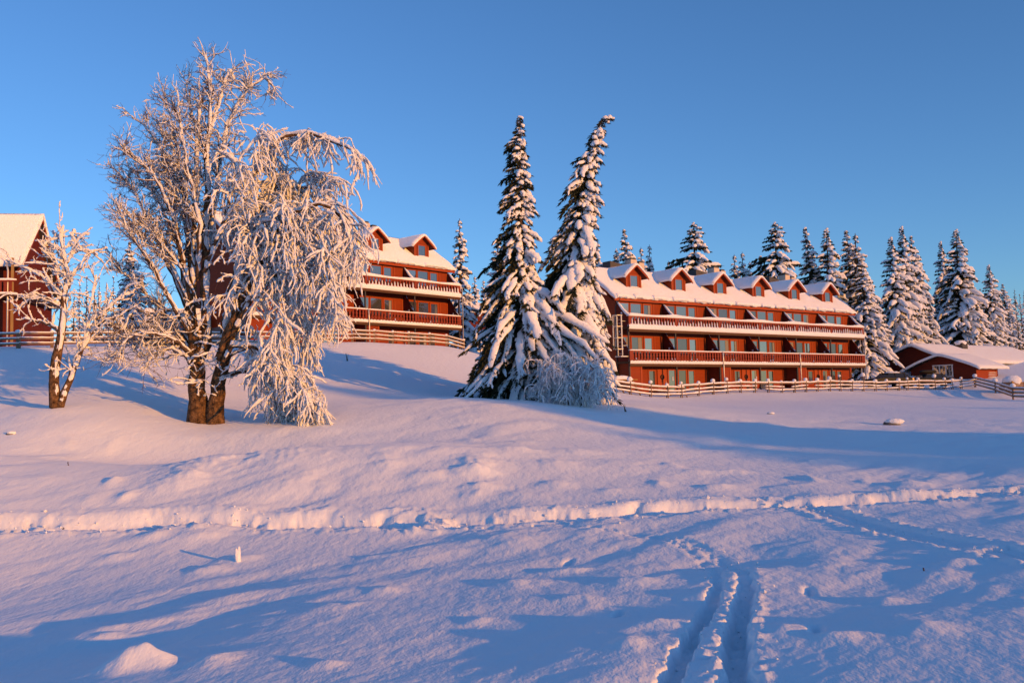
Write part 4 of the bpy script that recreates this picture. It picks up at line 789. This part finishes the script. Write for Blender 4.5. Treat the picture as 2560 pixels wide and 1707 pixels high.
# background kinds, each 10 m high, shared by many trees
def kind(seed, wf, nb, amt, wind, dens=30):
    def pr(t, az): return np.interp(t, [0, 0.08, 0.3, 0.6, 0.85, 1], [1.5, 1.9, 1.65, 1.1, 0.5, 0.08])*wf*(1+0.15*math.sin(az*2+seed))
    rg = rnd(seed); sp = [np.array([0, 0, 0]), np.array([rg.normal(0, 0.08), rg.normal(0, 0.08), 3.5]), np.array([rg.normal(0, 0.12), rg.normal(0, 0.1), 7.0]), np.array([rg.normal(0, 0.12), 0, 10.0])]
    return spruce_meshes(seed, 10, sp, pr, nb, dens, amt, (12, -18, 45), (0.34, 0.075), wind, 0.03, 6)
KIN = [kind(101, 1.25, 270, 0.29, 0.5, 32), kind(102, 1.0, 250, 0.28, 0.5, 32), kind(103, 1.4, 270, 0.24, 0.75, 36), kind(104, 0.75, 200, 0.27, 0.45, 30)]
FARK = [kind(111, 0.75, 110, 0.24, 0.4, 22), kind(112, 0.6, 100, 0.23, 0.4, 22)]
SPR = [  # px, py of the top, distance, kind, width factor, label
 (1142, 547, 92, 3, 1.0, 'slim snowy spruce at the right end of the left lodge'),
 (1388, 578, 46, 1, 1.0, 'small spruce top showing between the two tall central spruces'),
 (1232, 596, 50, 3, 1.2, 'small spruce top just left of the tall straight spruce'),
 (1486, 604, 80, 3, 0.9, 'narrow spruce tip right of the crooked central spruce'),
 (1556, 576, 100, 1, 1.0, 'bushy spruce behind the first chimney of the right lodge'),
 (1532, 622, 104, 2, 0.7, 'short dark spruce left of the first lodge chimney'),
 (1596, 618, 101, 3, 1.0, 'left of two slim spruces behind the first dormer'),
 (1617, 612, 102, 3, 1.0, 'right of two slim spruces behind the first dormer'),
 (1722, 556, 98, 2, 1.25, 'broad leaning spruce draped with snow behind the second dormer'),
 (1666, 652, 130, 3, 0.9, 'tiny far spruce tip between the first two dormers'),
 (1830, 636, 118, 3, 1.1, 'left of two small spruces behind the third dormer'),
 (1850, 630, 116, 3, 1.1, 'right of two small spruces behind the third dormer'),
 (1869, 654, 120, 3, 1.1, 'smallest spruce tip behind the fourth dormer'),
 (1926, 555, 108, 2, 1.2, 'big dark spruce with long branches behind the fourth dormer'),
 (1896, 642, 110, 1, 1.0, 'low snowy spruce leaning against the big dark one'),
 (2008, 571, 110, 1, 1.05, 'pointed spruce behind the fifth dormer'),
 (2060, 574, 108, 0, 1.1, 'full snowy spruce behind the sixth dormer'),
 (2112, 579, 112, 1, 1.2, 'left peak of the double spruce at the right end of the lodge'),
 (2132, 584, 109, 3, 1.3, 'right peak of the double spruce at the right end of the lodge'),
 (2146, 648, 105, 1, 1.1, 'lower spruce tucked beside the double spruce'),
 (2222, 596, 120, 0, 1.1, 'left spruce of the dense trio between lodge and cabin'),
 (2249, 569, 122, 0, 1.0, 'tallest spruce of the dense trio between lodge and cabin'),
 (2274, 592, 128, 1, 1.0, 'shaded right spruce of the dense trio between lodge and cabin'),
 (2318, 770, 124, 3, 1.2, 'young slim spruce in the gap left of the cabin spruces'),
 (2347, 606, 140, 0, 0.9, 'dark spruce behind the left shoulder of the broad cabin spruce'),
 (2385, 576, 134, 0, 1.3, 'broad tall spruce directly behind the low red cabin'),
 (2430, 715, 146, 3, 1.0, 'small spruce right of the broad cabin spruce'),
 (2467, 664, 138, 0, 1.0, 'snowy spruce behind the dark cabin chimney'),
 (2503, 711, 146, 1, 1.0, 'slender spruce right of the cabin chimney'),
 (2160, 700, 125, 2, 0.9, 'shaded spruce low behind the lodge ladder'),
 (2190, 760, 116, 0, 0.8, 'small spruce beside the lodge ladder at right'),
 (318, 606, 82, 1, 0.9, 'frosted spruce behind the left branches of the big tree'),
 (1182, 690, 135, 3, 1.0, 'far blue spruce left of the three behind the shed'),
 (1204, 700, 140, 3, 1.1, 'far blue spruce in the middle of the three behind the shed'),
 (1168, 715, 130, 3, 1.2, 'shorter far spruce above the red shed')]
rg = rnd(77)
for i, (px, py, Y, k, wf, lab) in enumerate(SPR):
    tp_ = at(px, py, Y); x = tp_[0]+0.028*10; z = gz(x, Y)-0.3; h = tp_[2]-z
    plant('spruce_tree', KIN[k], lab, (x, Y, z), float(rg.uniform(-0.5, 0.5)), (wf*1.1*(0.55*h/10+0.45), wf*1.1*(0.55*h/10+0.45), h/10), 'spruces behind the houses')
FAR_ = [(2532, 722, 200), (2546, 735, 190), (2556, 726, 210), (2520, 760, 170), (2415, 728, 190), (2446, 722, 185), (2482, 738, 180), (2568, 700, 200), (2335, 742, 180), (2306, 748, 190),
        (196, 706, 175), (215, 690, 190), (232, 712, 170), (246, 692, 185), (262, 705, 175), (280, 690, 180), (296, 712, 172), (180, 722, 168), (340, 700, 185), (160, 735, 176), (2538, 800, 140)]
_w = ['first', 'second', 'third', 'fourth', 'fifth', 'sixth', 'seventh', 'eighth', 'ninth', 'tenth']
_rt = sorted([p for p in FAR_ if p[0] > 1280]); _lf = sorted([p for p in FAR_ if p[0] < 1280])
for i, (px, py, Y) in enumerate(FAR_):
    tp_ = at(px, py, Y); z = gz(tp_[0]+0.3, Y)-0.4; h = max(4.0, tp_[2]-z)
    if px > 1280: j = _rt.index((px, py, Y)); lab = 'far hillside spruce at right, %s from the left among the distant ones' % (_w[j] if j < 10 else 'last')
    else: j = _lf.index((px, py, Y)); lab = 'sunlit far spruce on the left skyline, %s from the left' % _w[j]
    plant('far_spruce', FARK[i % 2], lab, (tp_[0]+0.3, Y, z), float(rg.uniform(0, 6)), (0.5+h/20, 0.5+h/20, h/10), 'distant spruces on the hillside')
# unseen spruces added outside the frame, sunward, to cast long shadows across the field
SH = np.array([SD[0], SD[1]])/math.hypot(SD[0], SD[1])
SIDE = []
_sl = ['first', 'second', 'third', 'fourth', 'fifth', 'sixth', 'seventh', 'eighth', 'ninth']
for i, (x, y, h, k) in enumerate([(-13.0, 47.5, 16, 0), (-4.0, 37.8, 15, 2), (1.0, 30.0, 16, 2), (4.0, 26.5, 17, 2), (5.5, 23.8, 16, 2), (7.5, 20.8, 15, 2), (9.5, 18.0, 14, 2), (7.0, 27.5, 14, 2), (12.0, 19.0, 15, 0)]): SIDE.append((x, y, h, k, 'spruce in the row right of the field, %s from the far end' % _sl[i]))
for i, (x, y) in enumerate([(-8.0, 45.4), (-9.0, 48.2), (-10.0, 51.0)]): SIDE.append((x, y, 15, (2, 0, 2)[i], 'spruce in the clump whose shadow reaches the central spruces, %s of three' % _sl[i]))
SIDE += [(30, 84, 15, 0, 'spruce beyond the right edge shading the bank below the fence'), (42, 92, 16, 1, 'tall spruce beyond the right edge shading the cabin roof'), (24, 62, 13, 2, 'broad spruce beyond the right edge shading the far field')]
for x, y, h, k, lab in SIDE:          # x, y: where the tip of the shadow falls
    
    q = np.array([x, y]); zt0 = gz(x, y)
    for _ in range(6): q = np.array([x, y])+SH*(h+gz(q[0], q[1])-zt0)/math.tan(SUN_EL)
    plant('spruce_tree', KIN[k], lab, (q[0], q[1], gz(q[0], q[1])-0.2), x, (1.9, 1.9, h/10), 'spruces on the sun side of the field')
# ------------------------------------------------------------------ broad-leaved trees in rime
class Growth:
    def __init__(s, seed): s.rg = rnd(seed); s.B = {}; s.S = {}
    def put(s, P, R_, snow, bark): 
        s.B.setdefault((bark, len(P)), []).append((P, R_))
        if snow is not None: s.S.setdefault(len(P), []).append((P, R_, snow))
    def walk(s, p, d, L, n, grav, wig, up=0.0):
        P = [np.array(p, float)]; d = np.array(d, float); d /= np.linalg.norm(d); st = L/(n-1)
        for i in range(n-1):
            d = d+s.rg.normal(0, wig, 3)+np.array([0, 0, up-grav*(i+1)/n])*st; d /= np.linalg.norm(d); P.append(P[-1]+d*st)
        return np.array(P)
    def finish(s, t, names=('trunk', 'branches', 'rime')):
        for bark, nm, ml, sd in ((1, names[0], 'bark', 10), (0, names[1], 'twig', 4)):
            m = MB()
            for (b, n), l in s.B.items():
                if b == bark: m.tubes(np.array([a for a, _ in l]), np.array([r for _, r in l]), sd if n > 6 else 3, bark == 1, 1.0, 0.05 if bark else 0.0)
            if m.n:
                q = m.build(nm, ml, t, True)
                if bark == 0: q['kind'] = 'stuff'
        m = MB(); rg = s.rg; off = np.array([SD[0], SD[1], 0])*0.55+np.array([0, 0, 0.75])
        for n, l in s.S.items():
            P = np.array([a for a, _, _ in l]); Rr = np.array([r for _, r, _ in l]); sn = np.array([q for _, _, q in l])
            k = 2*n-1 if n > 6 else (n+1 if n > 3 else n); i = np.linspace(0, n-1, k); i0 = np.minimum(i.astype(int), n-2); f = i-i0; P2 = P[:, i0]*(1-f)[None, :, None]+P[:, i0+1]*f[None, :, None]; R2 = Rr[:, i0]*(1-f)+Rr[:, i0+1]*f
            rr = (sn[:, None]+R2*0.35)*(1+rg.normal(0, 0.28, R2.shape)); rr = np.clip(rr, 0.005, 0.22); e = np.minimum(1, np.minimum(i, n-1-i)*2.0+0.55)[None]; P2 = P2+off*(R2*0.75+rr*0.55)[..., None]
            lo = 1+0.55*np.cumsum(rg.normal(0, 0.45, R2.shape), axis=1)/np.sqrt(np.arange(1, R2.shape[1]+1)); rr = rr*np.clip(lo, 0.35, 1.9)
            m.tubes(P2, rr*e, 6 if n > 10 else 5 if n > 6 else 4, True, 1.0, 0.16)
            # feathery rime standing off the twigs
            q = rg.integers(0, P2.shape[1]-1, (P2.shape[0], 7 if n > 4 else 3)); f2 = rg.random(q.shape)[..., None]; ii = np.arange(P2.shape[0])[:, None]; b = (P2[ii, q]*(1-f2)+P2[ii, q+1]*f2).reshape(-1, 3); rb = rr[ii, q].reshape(-1, 1); nf_ = len(b)
            d = rg.normal(size=(nf_, 3)); d /= np.linalg.norm(d, axis=1, keepdims=True); d += np.array([SD[0], SD[1], 0.35])*0.5; e2 = np.cross(d, rg.normal(size=(nf_, 3))); e2 /= np.linalg.norm(e2, axis=1, keepdims=True)+1e-9
            ln = (rb*1.4+0.028)*rg.uniform(0.7, 1.5, (nf_, 1)); wd = ln*0.22; m.add(np.stack([b, b+d*ln*0.5+e2*wd, b+d*ln, b+d*ln*0.5-e2*wd], 1).reshape(-1, 3), np.arange(4*nf_).reshape(nf_, 4))
        if m.n: m.build(names[2], 'rime', t, True)['kind'] = 'stuff'
YT = 31.0; zt_ = at(500, 1066, YT); oT = np.array([zt_[0], zt_[1], gz(zt_[0], zt_[1])-0.12])
big = thing('birch_tree', 'huge frosted birch with twin trunks, its right side bowed under rime', 'tree', oT); g = Growth(501)
def T(px, py, dy=0.0): return at(px, py, YT+dy)-oT
def limb(pts, r0, r1, n=16, bark=1, snow=0.03):
    P = resamp(np.array([T(*p) for p in pts]), n); P[1:-1] += g.rg.normal(0, 0.02, (n-2, 3)); Rr = np.linspace(0, 1, n); Rr = r0*(1-Rr)+r1*Rr
    if snow is None: Rr = Rr*(1+0.28*np.exp(-np.arange(n)/1.6))
    g.put(P, Rr, snow, bark); return P, Rr
# twin trunks
limb([(498, 1078), (494, 1020), (492, 973), (495, 904), (487, 850)], 0.36, 0.21, 12, 1, None)
limb([(536, 1070), (540, 1010), (546, 956), (562, 890), (572, 830)], 0.28, 0.19, 12, 1, None)
STEMS = [([(490, 880), (478, 801), (478, 698), (482, 594), (489, 494), (492, 399), (494, 320), (500, 240)], 0.19, 0.03), ([(496, 900), (520, 850), (512, 753), (515, 663), (512, 577), (520, 500), (517, 383), (524, 271), (521, 176), (508, 116)], 0.19, 0.02),
 ([(570, 853, .3), (574, 790, .4), (596, 680, .5), (612, 600, .6), (632, 447, .5), (686, 367, .2), (734, 335, 0), (782, 329, -.3), (846, 351, -.6), (905, 374, -.8)], 0.17, 0.03), ([(512, 700, .2), (530, 560, .4), (543, 463, .5), (565, 319, .6), (594, 271, .6), (616, 230, .6), (668, 194, .6), (692, 216, .6)], 0.13, 0.02),
 ([(546, 900, -.3), (590, 780, -.8), (640, 690, -1.0), (690, 600, -1.2), (740, 540, -1.3), (810, 510, -1.5), (866, 524, -1.6), (905, 566, -1.7), (918, 640, -1.7)], 0.14, 0.03), ([(566, 850, .4), (610, 760, 1.0), (660, 660, 1.3), (700, 560, 1.4), (740, 480, 1.4), (790, 440, 1.3), (840, 450, 1.2)], 0.12, 0.025),
 ([(560, 890, -.2), (600, 800, -.8), (650, 720, -1.2), (720, 670, -1.5), (790, 680, -1.7), (840, 740, -1.8)], 0.11, 0.025), ([(545, 930, -.3), (580, 862, -.6), (646, 868, -.9), (715, 902, -1.1), (757, 966, -1.2), (791, 1052, -1.3)], 0.10, 0.02), ([(550, 940, .1), (600, 930, .2), (688, 922, 0), (740, 950, -.1), (770, 1010, -.2)], 0.09, 0.02),
 ([(484, 830), (455, 700, .3), (440, 590, .5), (420, 480, .6), (395, 380, .7), (350, 320, .8), (310, 295, .8)], 0.11, 0.015), ([(480, 760), (450, 640, -.3), (425, 540, -.6), (380, 450, -.8), (330, 400, -.9), (276, 374, -1)], 0.10, 0.015), ([(485, 720), (470, 600, .8), (455, 480, 1.0), (440, 380, 1.1), (420, 300, 1.1), (402, 232, 1.1)], 0.10, 0.015),
 ([(478, 800), (440, 720, .5), (400, 640, .9), (350, 540, 1.1), (310, 470, 1.2), (274, 440, 1.2)], 0.09, 0.015), ([(482, 850), (430, 770, -.4), (380, 690, -.8), (330, 620, -1.1), (290, 560, -1.3), (268, 510, -1.4)], 0.09, 0.015), ([(486, 880), (440, 820, .3), (390, 770, .6), (330, 720, .8), (280, 680, .9), (250, 640, 1.0)], 0.08, 0.015),
 ([(488, 900), (450, 860, -.5), (400, 840, -.9), (340, 830, -1.2), (290, 850, -1.4), (262, 890, -1.5)], 0.08, 0.015), ([(490, 930), (460, 890, -.2), (420, 870, -.3), (370, 890, -.4), (330, 930, -.5)], 0.06, 0.012), ([(494, 700), (500, 560, -.8), (470, 430, -1.1), (450, 330, -1.2), (440, 260, -1.2)], 0.09, 0.015),
 ([(510, 680, -.3), (548, 590, -.9), (580, 480, -1.2), (600, 400, -1.3), (640, 350, -1.3)], 0.09, 0.015), ([(524, 330), (545, 270, .3), (560, 210, .5), (575, 175, .6), (588, 200, .7)], 0.04, 0.012), ([(520, 420), (490, 330, .4), (470, 260, .6), (462, 200, .7)], 0.05, 0.012)]
TIPS = []
for k in range(12):        # more bowed limbs on the laden side
    ex = g.rg.uniform(640, 890); pk = np.interp(ex, [640, 700, 780, 890], [420, 380, 420, 520])+g.rg.uniform(0, 330); dy = g.rg.uniform(-1.9, 1.9); sx = g.rg.uniform(552, 590); sy = g.rg.uniform(730, 880); sy = max(sy, pk+90)
    STEMS.append(([(sx, sy, dy*0.2), (sx+(ex-sx)*0.3, sy+(pk-sy)*0.55, dy*0.6), (sx+(ex-sx)*0.62, pk+22, dy*0.9), (sx+(ex-sx)*0.82, pk, dy), (ex, pk+g.rg.uniform(30, 90), dy*1.1), (ex+g.rg.uniform(5, 30), pk+g.rg.uniform(110, 220), dy*1.1)], 0.075, 0.016))
for k in range(8):        # and more fine upswept limbs on the open side
    ex = g.rg.uniform(262, 420); ey = np.interp(ex, [262, 310, 360, 420], [480, 330, 290, 250])+g.rg.uniform(0, 260); dy = g.rg.uniform(-1.7, 1.7); sx = g.rg.uniform(474, 500); sy = min(880, ey+g.rg.uniform(200, 330))
    STEMS.append(([(sx, sy, dy*0.15), (sx-(sx-ex)*0.25, sy+(ey-sy)*0.42, dy*0.5), (sx-(sx-ex)*0.6, sy+(ey-sy)*0.78, dy*0.8), (ex, ey, dy)], 0.06, 0.012))
_fx = lambda x: 560+(x-560)*0.92 if x > 560 else (480-(480-x)*0.88 if x < 480 else x)
STEMS = [([(_fx(p[0]), max(p[1], 135+0.25*(p[1]-135)) if p[1] < 135 else p[1], *p[2:]) for p in pts], r0, r1) for pts, r0, r1 in STEMS]
for j, (pts, r0, r1) in enumerate(STEMS):
    big_ = r0 > 0.12; P, Rr = limb(pts, r0, r1, 20, 1 if r0 >= 0.1 else 0, 0.035 if pts[-1][0] > 560 else 0.02); TIPS.append((P, Rr))
xm = T(535, 600)[0]
for k in range(10):        # low limbs: thin drooping twigs at left, laden strands at right
    lf = k < 7; ex = g.rg.uniform(255, 425) if lf else g.rg.uniform(620, 800); ey = g.rg.uniform(800, 930) if lf else np.interp(ex, [620, 800], [1000, 1035])+g.rg.uniform(-60, 20); dy = g.rg.uniform(-1.5, 1.3); sx, sy = (485, g.rg.uniform(800, 930)) if lf else (560, g.rg.uniform(830, 930))
    P, Rr = limb([(sx, sy, dy*0.1), (sx+(ex-sx)*0.35, sy-g.rg.uniform(25, 60), dy*0.5), (sx+(ex-sx)*0.7, sy+(ey-sy)*0.35-20, dy*0.8), (ex, ey, dy)], 0.05, 0.012, 16, 0, 0.016 if lf else 0.035); TIPS.append((P, Rr))
for q0, q1 in (((494, 985), (480, 760)), ((540, 990), (570, 840)), ((505, 960), (515, 700))):       # shoots along the trunks
    for k in range(15):
        t_ = g.rg.random(); p = T(q0[0]+(q1[0]-q0[0])*t_, q0[1]+(q1[1]-q0[1])*t_, -0.25); S = g.walk(p, g.rg.normal(0, 1, 3)+np.array([0, -0.5, 0.3]), g.rg.uniform(0.4, 1.2), 7, 1.0, 0.25); g.put(S, np.linspace(0.014, 0.005, 7), g.rg.uniform(0.012, 0.03), 0)
        for _q in range(3): S2 = g.walk(S[g.rg.integers(2, 7)], g.rg.normal(0, 1, 3), g.rg.uniform(0.15, 0.5), 5, 1.0, 0.25); g.put(S2, np.linspace(0.007, 0.004, 5), 0.014 if g.rg.random() < 0.5 else None, 0)
for P, Rr in TIPS:
    L = np.linalg.norm(np.diff(P, axis=0), axis=1).sum(); nsec = int(L*(5.4 if P[-1][0] < xm else 5.8))
    for _ in range(nsec):
        q = g.rg.uniform(0.22, 1.0)**0.8*(len(P)-1.001); i = int(q); p = P[i]+(P[i+1]-P[i])*(q-i); tg = P[i+1]-P[i]; tg /= np.linalg.norm(tg); r = Rr[i]
        wr = float(sstep(-0.5, 1.3, p[0]-xm)) if p[2] < 10.3 else 0.35*float(sstep(0, 0.8, p[0]-xm)); rd = g.rg.normal(0, 1, 3); rd[2] *= 0.5; d = tg*0.9+rd*0.55+np.array([0.05 if wr > 0.5 else -0.2, 0, 0.25*(1-wr)])
        l = g.rg.uniform(0.7, 1.9)*(0.52 if wr < 0.5 else 1.0)*(0.7 if p[2] > 9.5 else 1)*(0.55+0.45*min(1, r/0.04)); n = 8
        S = g.walk(p, d, l, n, 2.3*wr+0.15, 0.17+0.05*wr, 0.30*(1-wr)); rs = max(0.010, min(0.028, r*0.55)); sn = (0.010+0.018*wr)*g.rg.uniform(0.6, 1.3) if g.rg.random() < 0.55+0.45*wr else 0.010
        g.put(S, np.linspace(rs, 0.006, n), sn, 0)
        for _k in range(g.rg.poisson(4.6+2.2*wr)):
            q2 = g.rg.uniform(0.2, 1)*(n-1.001); i2 = int(q2); p2 = S[i2]+(S[i2+1]-S[i2])*(q2-i2); t2 = S[i2+1]-S[i2]; t2 /= np.linalg.norm(t2); rd = g.rg.normal(0, 1, 3); d2 = t2*0.7+rd*0.5+np.array([0, 0, 0.2*(1-wr)-0.7*wr]); l2 = g.rg.uniform(0.25, 0.8)*(1+0.25*wr)
            S2 = g.walk(p2, d2, l2, 5, 2.8*wr, 0.3, 0.2*(1-wr)); s2 = (0.007+0.015*wr)*g.rg.uniform(0.6, 1.4) if g.rg.random() < 0.45+0.5*wr else None; g.put(S2, np.linspace(0.009, 0.004, 5), s2, 0)
            if wr < 0.7:
                for _m in range(g.rg.poisson(1.8)):
                    p3 = S2[g.rg.integers(1, 5)]; d3 = (S2[-1]-S2[0])/l2+g.rg.normal(0, 0.6, 3); S3 = g.walk(p3, d3, g.rg.uniform(0.12, 0.35), 3, 0, 0.25); g.put(S3, np.array([0.006, 0.005, 0.004]), 0.011 if g.rg.random() < 0.3 else None, 0)
g.finish(big)
# the small forked tree at far left
YV = 30.2; zv = at(146, 1008, YV); oV = np.array([zv[0], zv[1], gz(zv[0], zv[1])-0.1]); sm = thing('birch_tree', 'small forked tree with frosty twigs, left of the big birch', 'tree', oV); g = Growth(502)
def T(px, py, dy=0.0): return at(px, py, YV+dy)-oV
SS = [([(138, 1018), (137, 950), (141, 900), (150, 845), (158, 780), (166, 700), (160, 640), (150, 590), (158, 566)], 0.19, 0.02), ([(150, 1016), (172, 955), (192, 900), (212, 860), (232, 820), (262, 800), (300, 790)], 0.13, 0.03), ([(152, 840), (140, 820), (110, 806), (80, 800), (40, 800)], 0.06, 0.015), ([(160, 760), (130, 715), (100, 690), (60, 670), (35, 650)], 0.06, 0.012), ([(162, 700), (130, 650), (110, 620), (92, 600)], 0.05, 0.012), ([(165, 660), (185, 630), (215, 625), (245, 640)], 0.05, 0.012), ([(160, 740), (180, 690), (200, 660)], 0.05, 0.012), ([(212, 860), (222, 800), (230, 740), (240, 690)], 0.06, 0.012), ([(232, 820), (270, 770), (310, 740), (350, 720)], 0.06, 0.012), ([(250, 806), (300, 820), (350, 850), (385, 895)], 0.05, 0.01), ([(160, 780), (120, 745), (80, 735), (45, 745)], 0.05, 0.01), ([(178, 945), (182, 900), (190, 880), (200, 878)], 0.04, 0.01), ([(164, 700), (150, 640), (178, 600), (184, 575)], 0.05, 0.01)]
for pts, r0, r1 in SS:
    P, Rr = limb(pts, r0, r1, 16, 1 if r0 > 0.1 else 0, 0.03); L = np.linalg.norm(np.diff(P, axis=0), axis=1).sum()
    for _ in range(int(L*4.6)):
        q = g.rg.uniform(0.45 if r0 > 0.1 else 0.15, 1.0)*(len(P)-1.001); i = int(q); p = P[i]; tg = P[i+1]-P[i]; tg /= np.linalg.norm(tg); d = tg*0.7+g.rg.normal(0, 0.6, 3)+np.array([0, 0, 0.15]); S = g.walk(p, d, g.rg.uniform(0.4, 1.15), 7, 0.4, 0.2)
        g.put(S, np.linspace(0.016, 0.005, 7), g.rg.uniform(0.012, 0.032), 0)
        for _k in range(g.rg.poisson(4)):
            p2 = S[g.rg.integers(1, 7)]; S2 = g.walk(p2, (S[-1]-S[0])+g.rg.normal(0, 0.5, 3), g.rg.uniform(0.2, 0.5), 5, 0.3, 0.25); g.put(S2, np.linspace(0.008, 0.004, 5), g.rg.uniform(0.008, 0.022) if g.rg.random() < 0.6 else None, 0)
g.finish(sm)
# the bowed frosted bush at the foot of the spruces
YH = 38.5; zh = at(1440, 1030, YH); oH = np.array([zh[0], zh[1], gz(zh[0], zh[1])-0.1]); bu = thing('willow_bush', 'bowed frosted bush with hanging strands under the crooked spruce', 'bush', oH); g = Growth(503)
def T(px, py, dy=0.0): return at(px, py, YH+dy)-oH
for pts, r0 in (([(1435, 1042), (1420, 980), (1400, 920), (1370, 895), (1345, 920)], 0.07), ([(1450, 1042), (1462, 980), (1470, 930), (1480, 905), (1500, 935), (1508, 980)], 0.08), ([(1440, 1042), (1440, 960), (1430, 905), (1410, 885), (1385, 900)], 0.06), ([(1455, 1042), (1478, 990), (1488, 930), (1498, 920), (1512, 990)], 0.06), ([(1430, 1042), (1400, 990), (1370, 950), (1350, 960), (1345, 1010)], 0.06), ([(1460, 1042), (1450, 960, -.5), (1465, 910, -.7), (1485, 920, -.9), (1490, 1000, -1)], 0.05), ([(1430, 1042), (1410, 960, -.5), (1380, 915, -.8), (1360, 930, -.9)], 0.05)):
    P, Rr = limb(pts, r0, 0.015, 14, 0, 0.05)
    for _ in range(52):
        q = g.rg.uniform(0.3, 1.0)*(len(P)-1.001); i = int(q); p = P[i]; d = g.rg.normal(0, 0.4, 3)+np.array([0, 0, 0.0]); S = g.walk(p, d, g.rg.uniform(0.35, 1.0), 7, 4.2, 0.1); g.put(S, np.linspace(0.012, 0.004, 7), g.rg.uniform(0.010, 0.026), 0)
        for _k in range(3): p2 = S[g.rg.integers(1, 6)]; S2 = g.walk(p2, g.rg.normal(0, 0.35, 3)+np.array([0, 0, -0.7]), g.rg.uniform(0.2, 0.55), 4, 1.5, 0.1); g.put(S2, np.linspace(0.007, 0.004, 4), g.rg.uniform(0.008, 0.016), 0)
g.finish(bu, ('stems', 'strands', 'rime'))
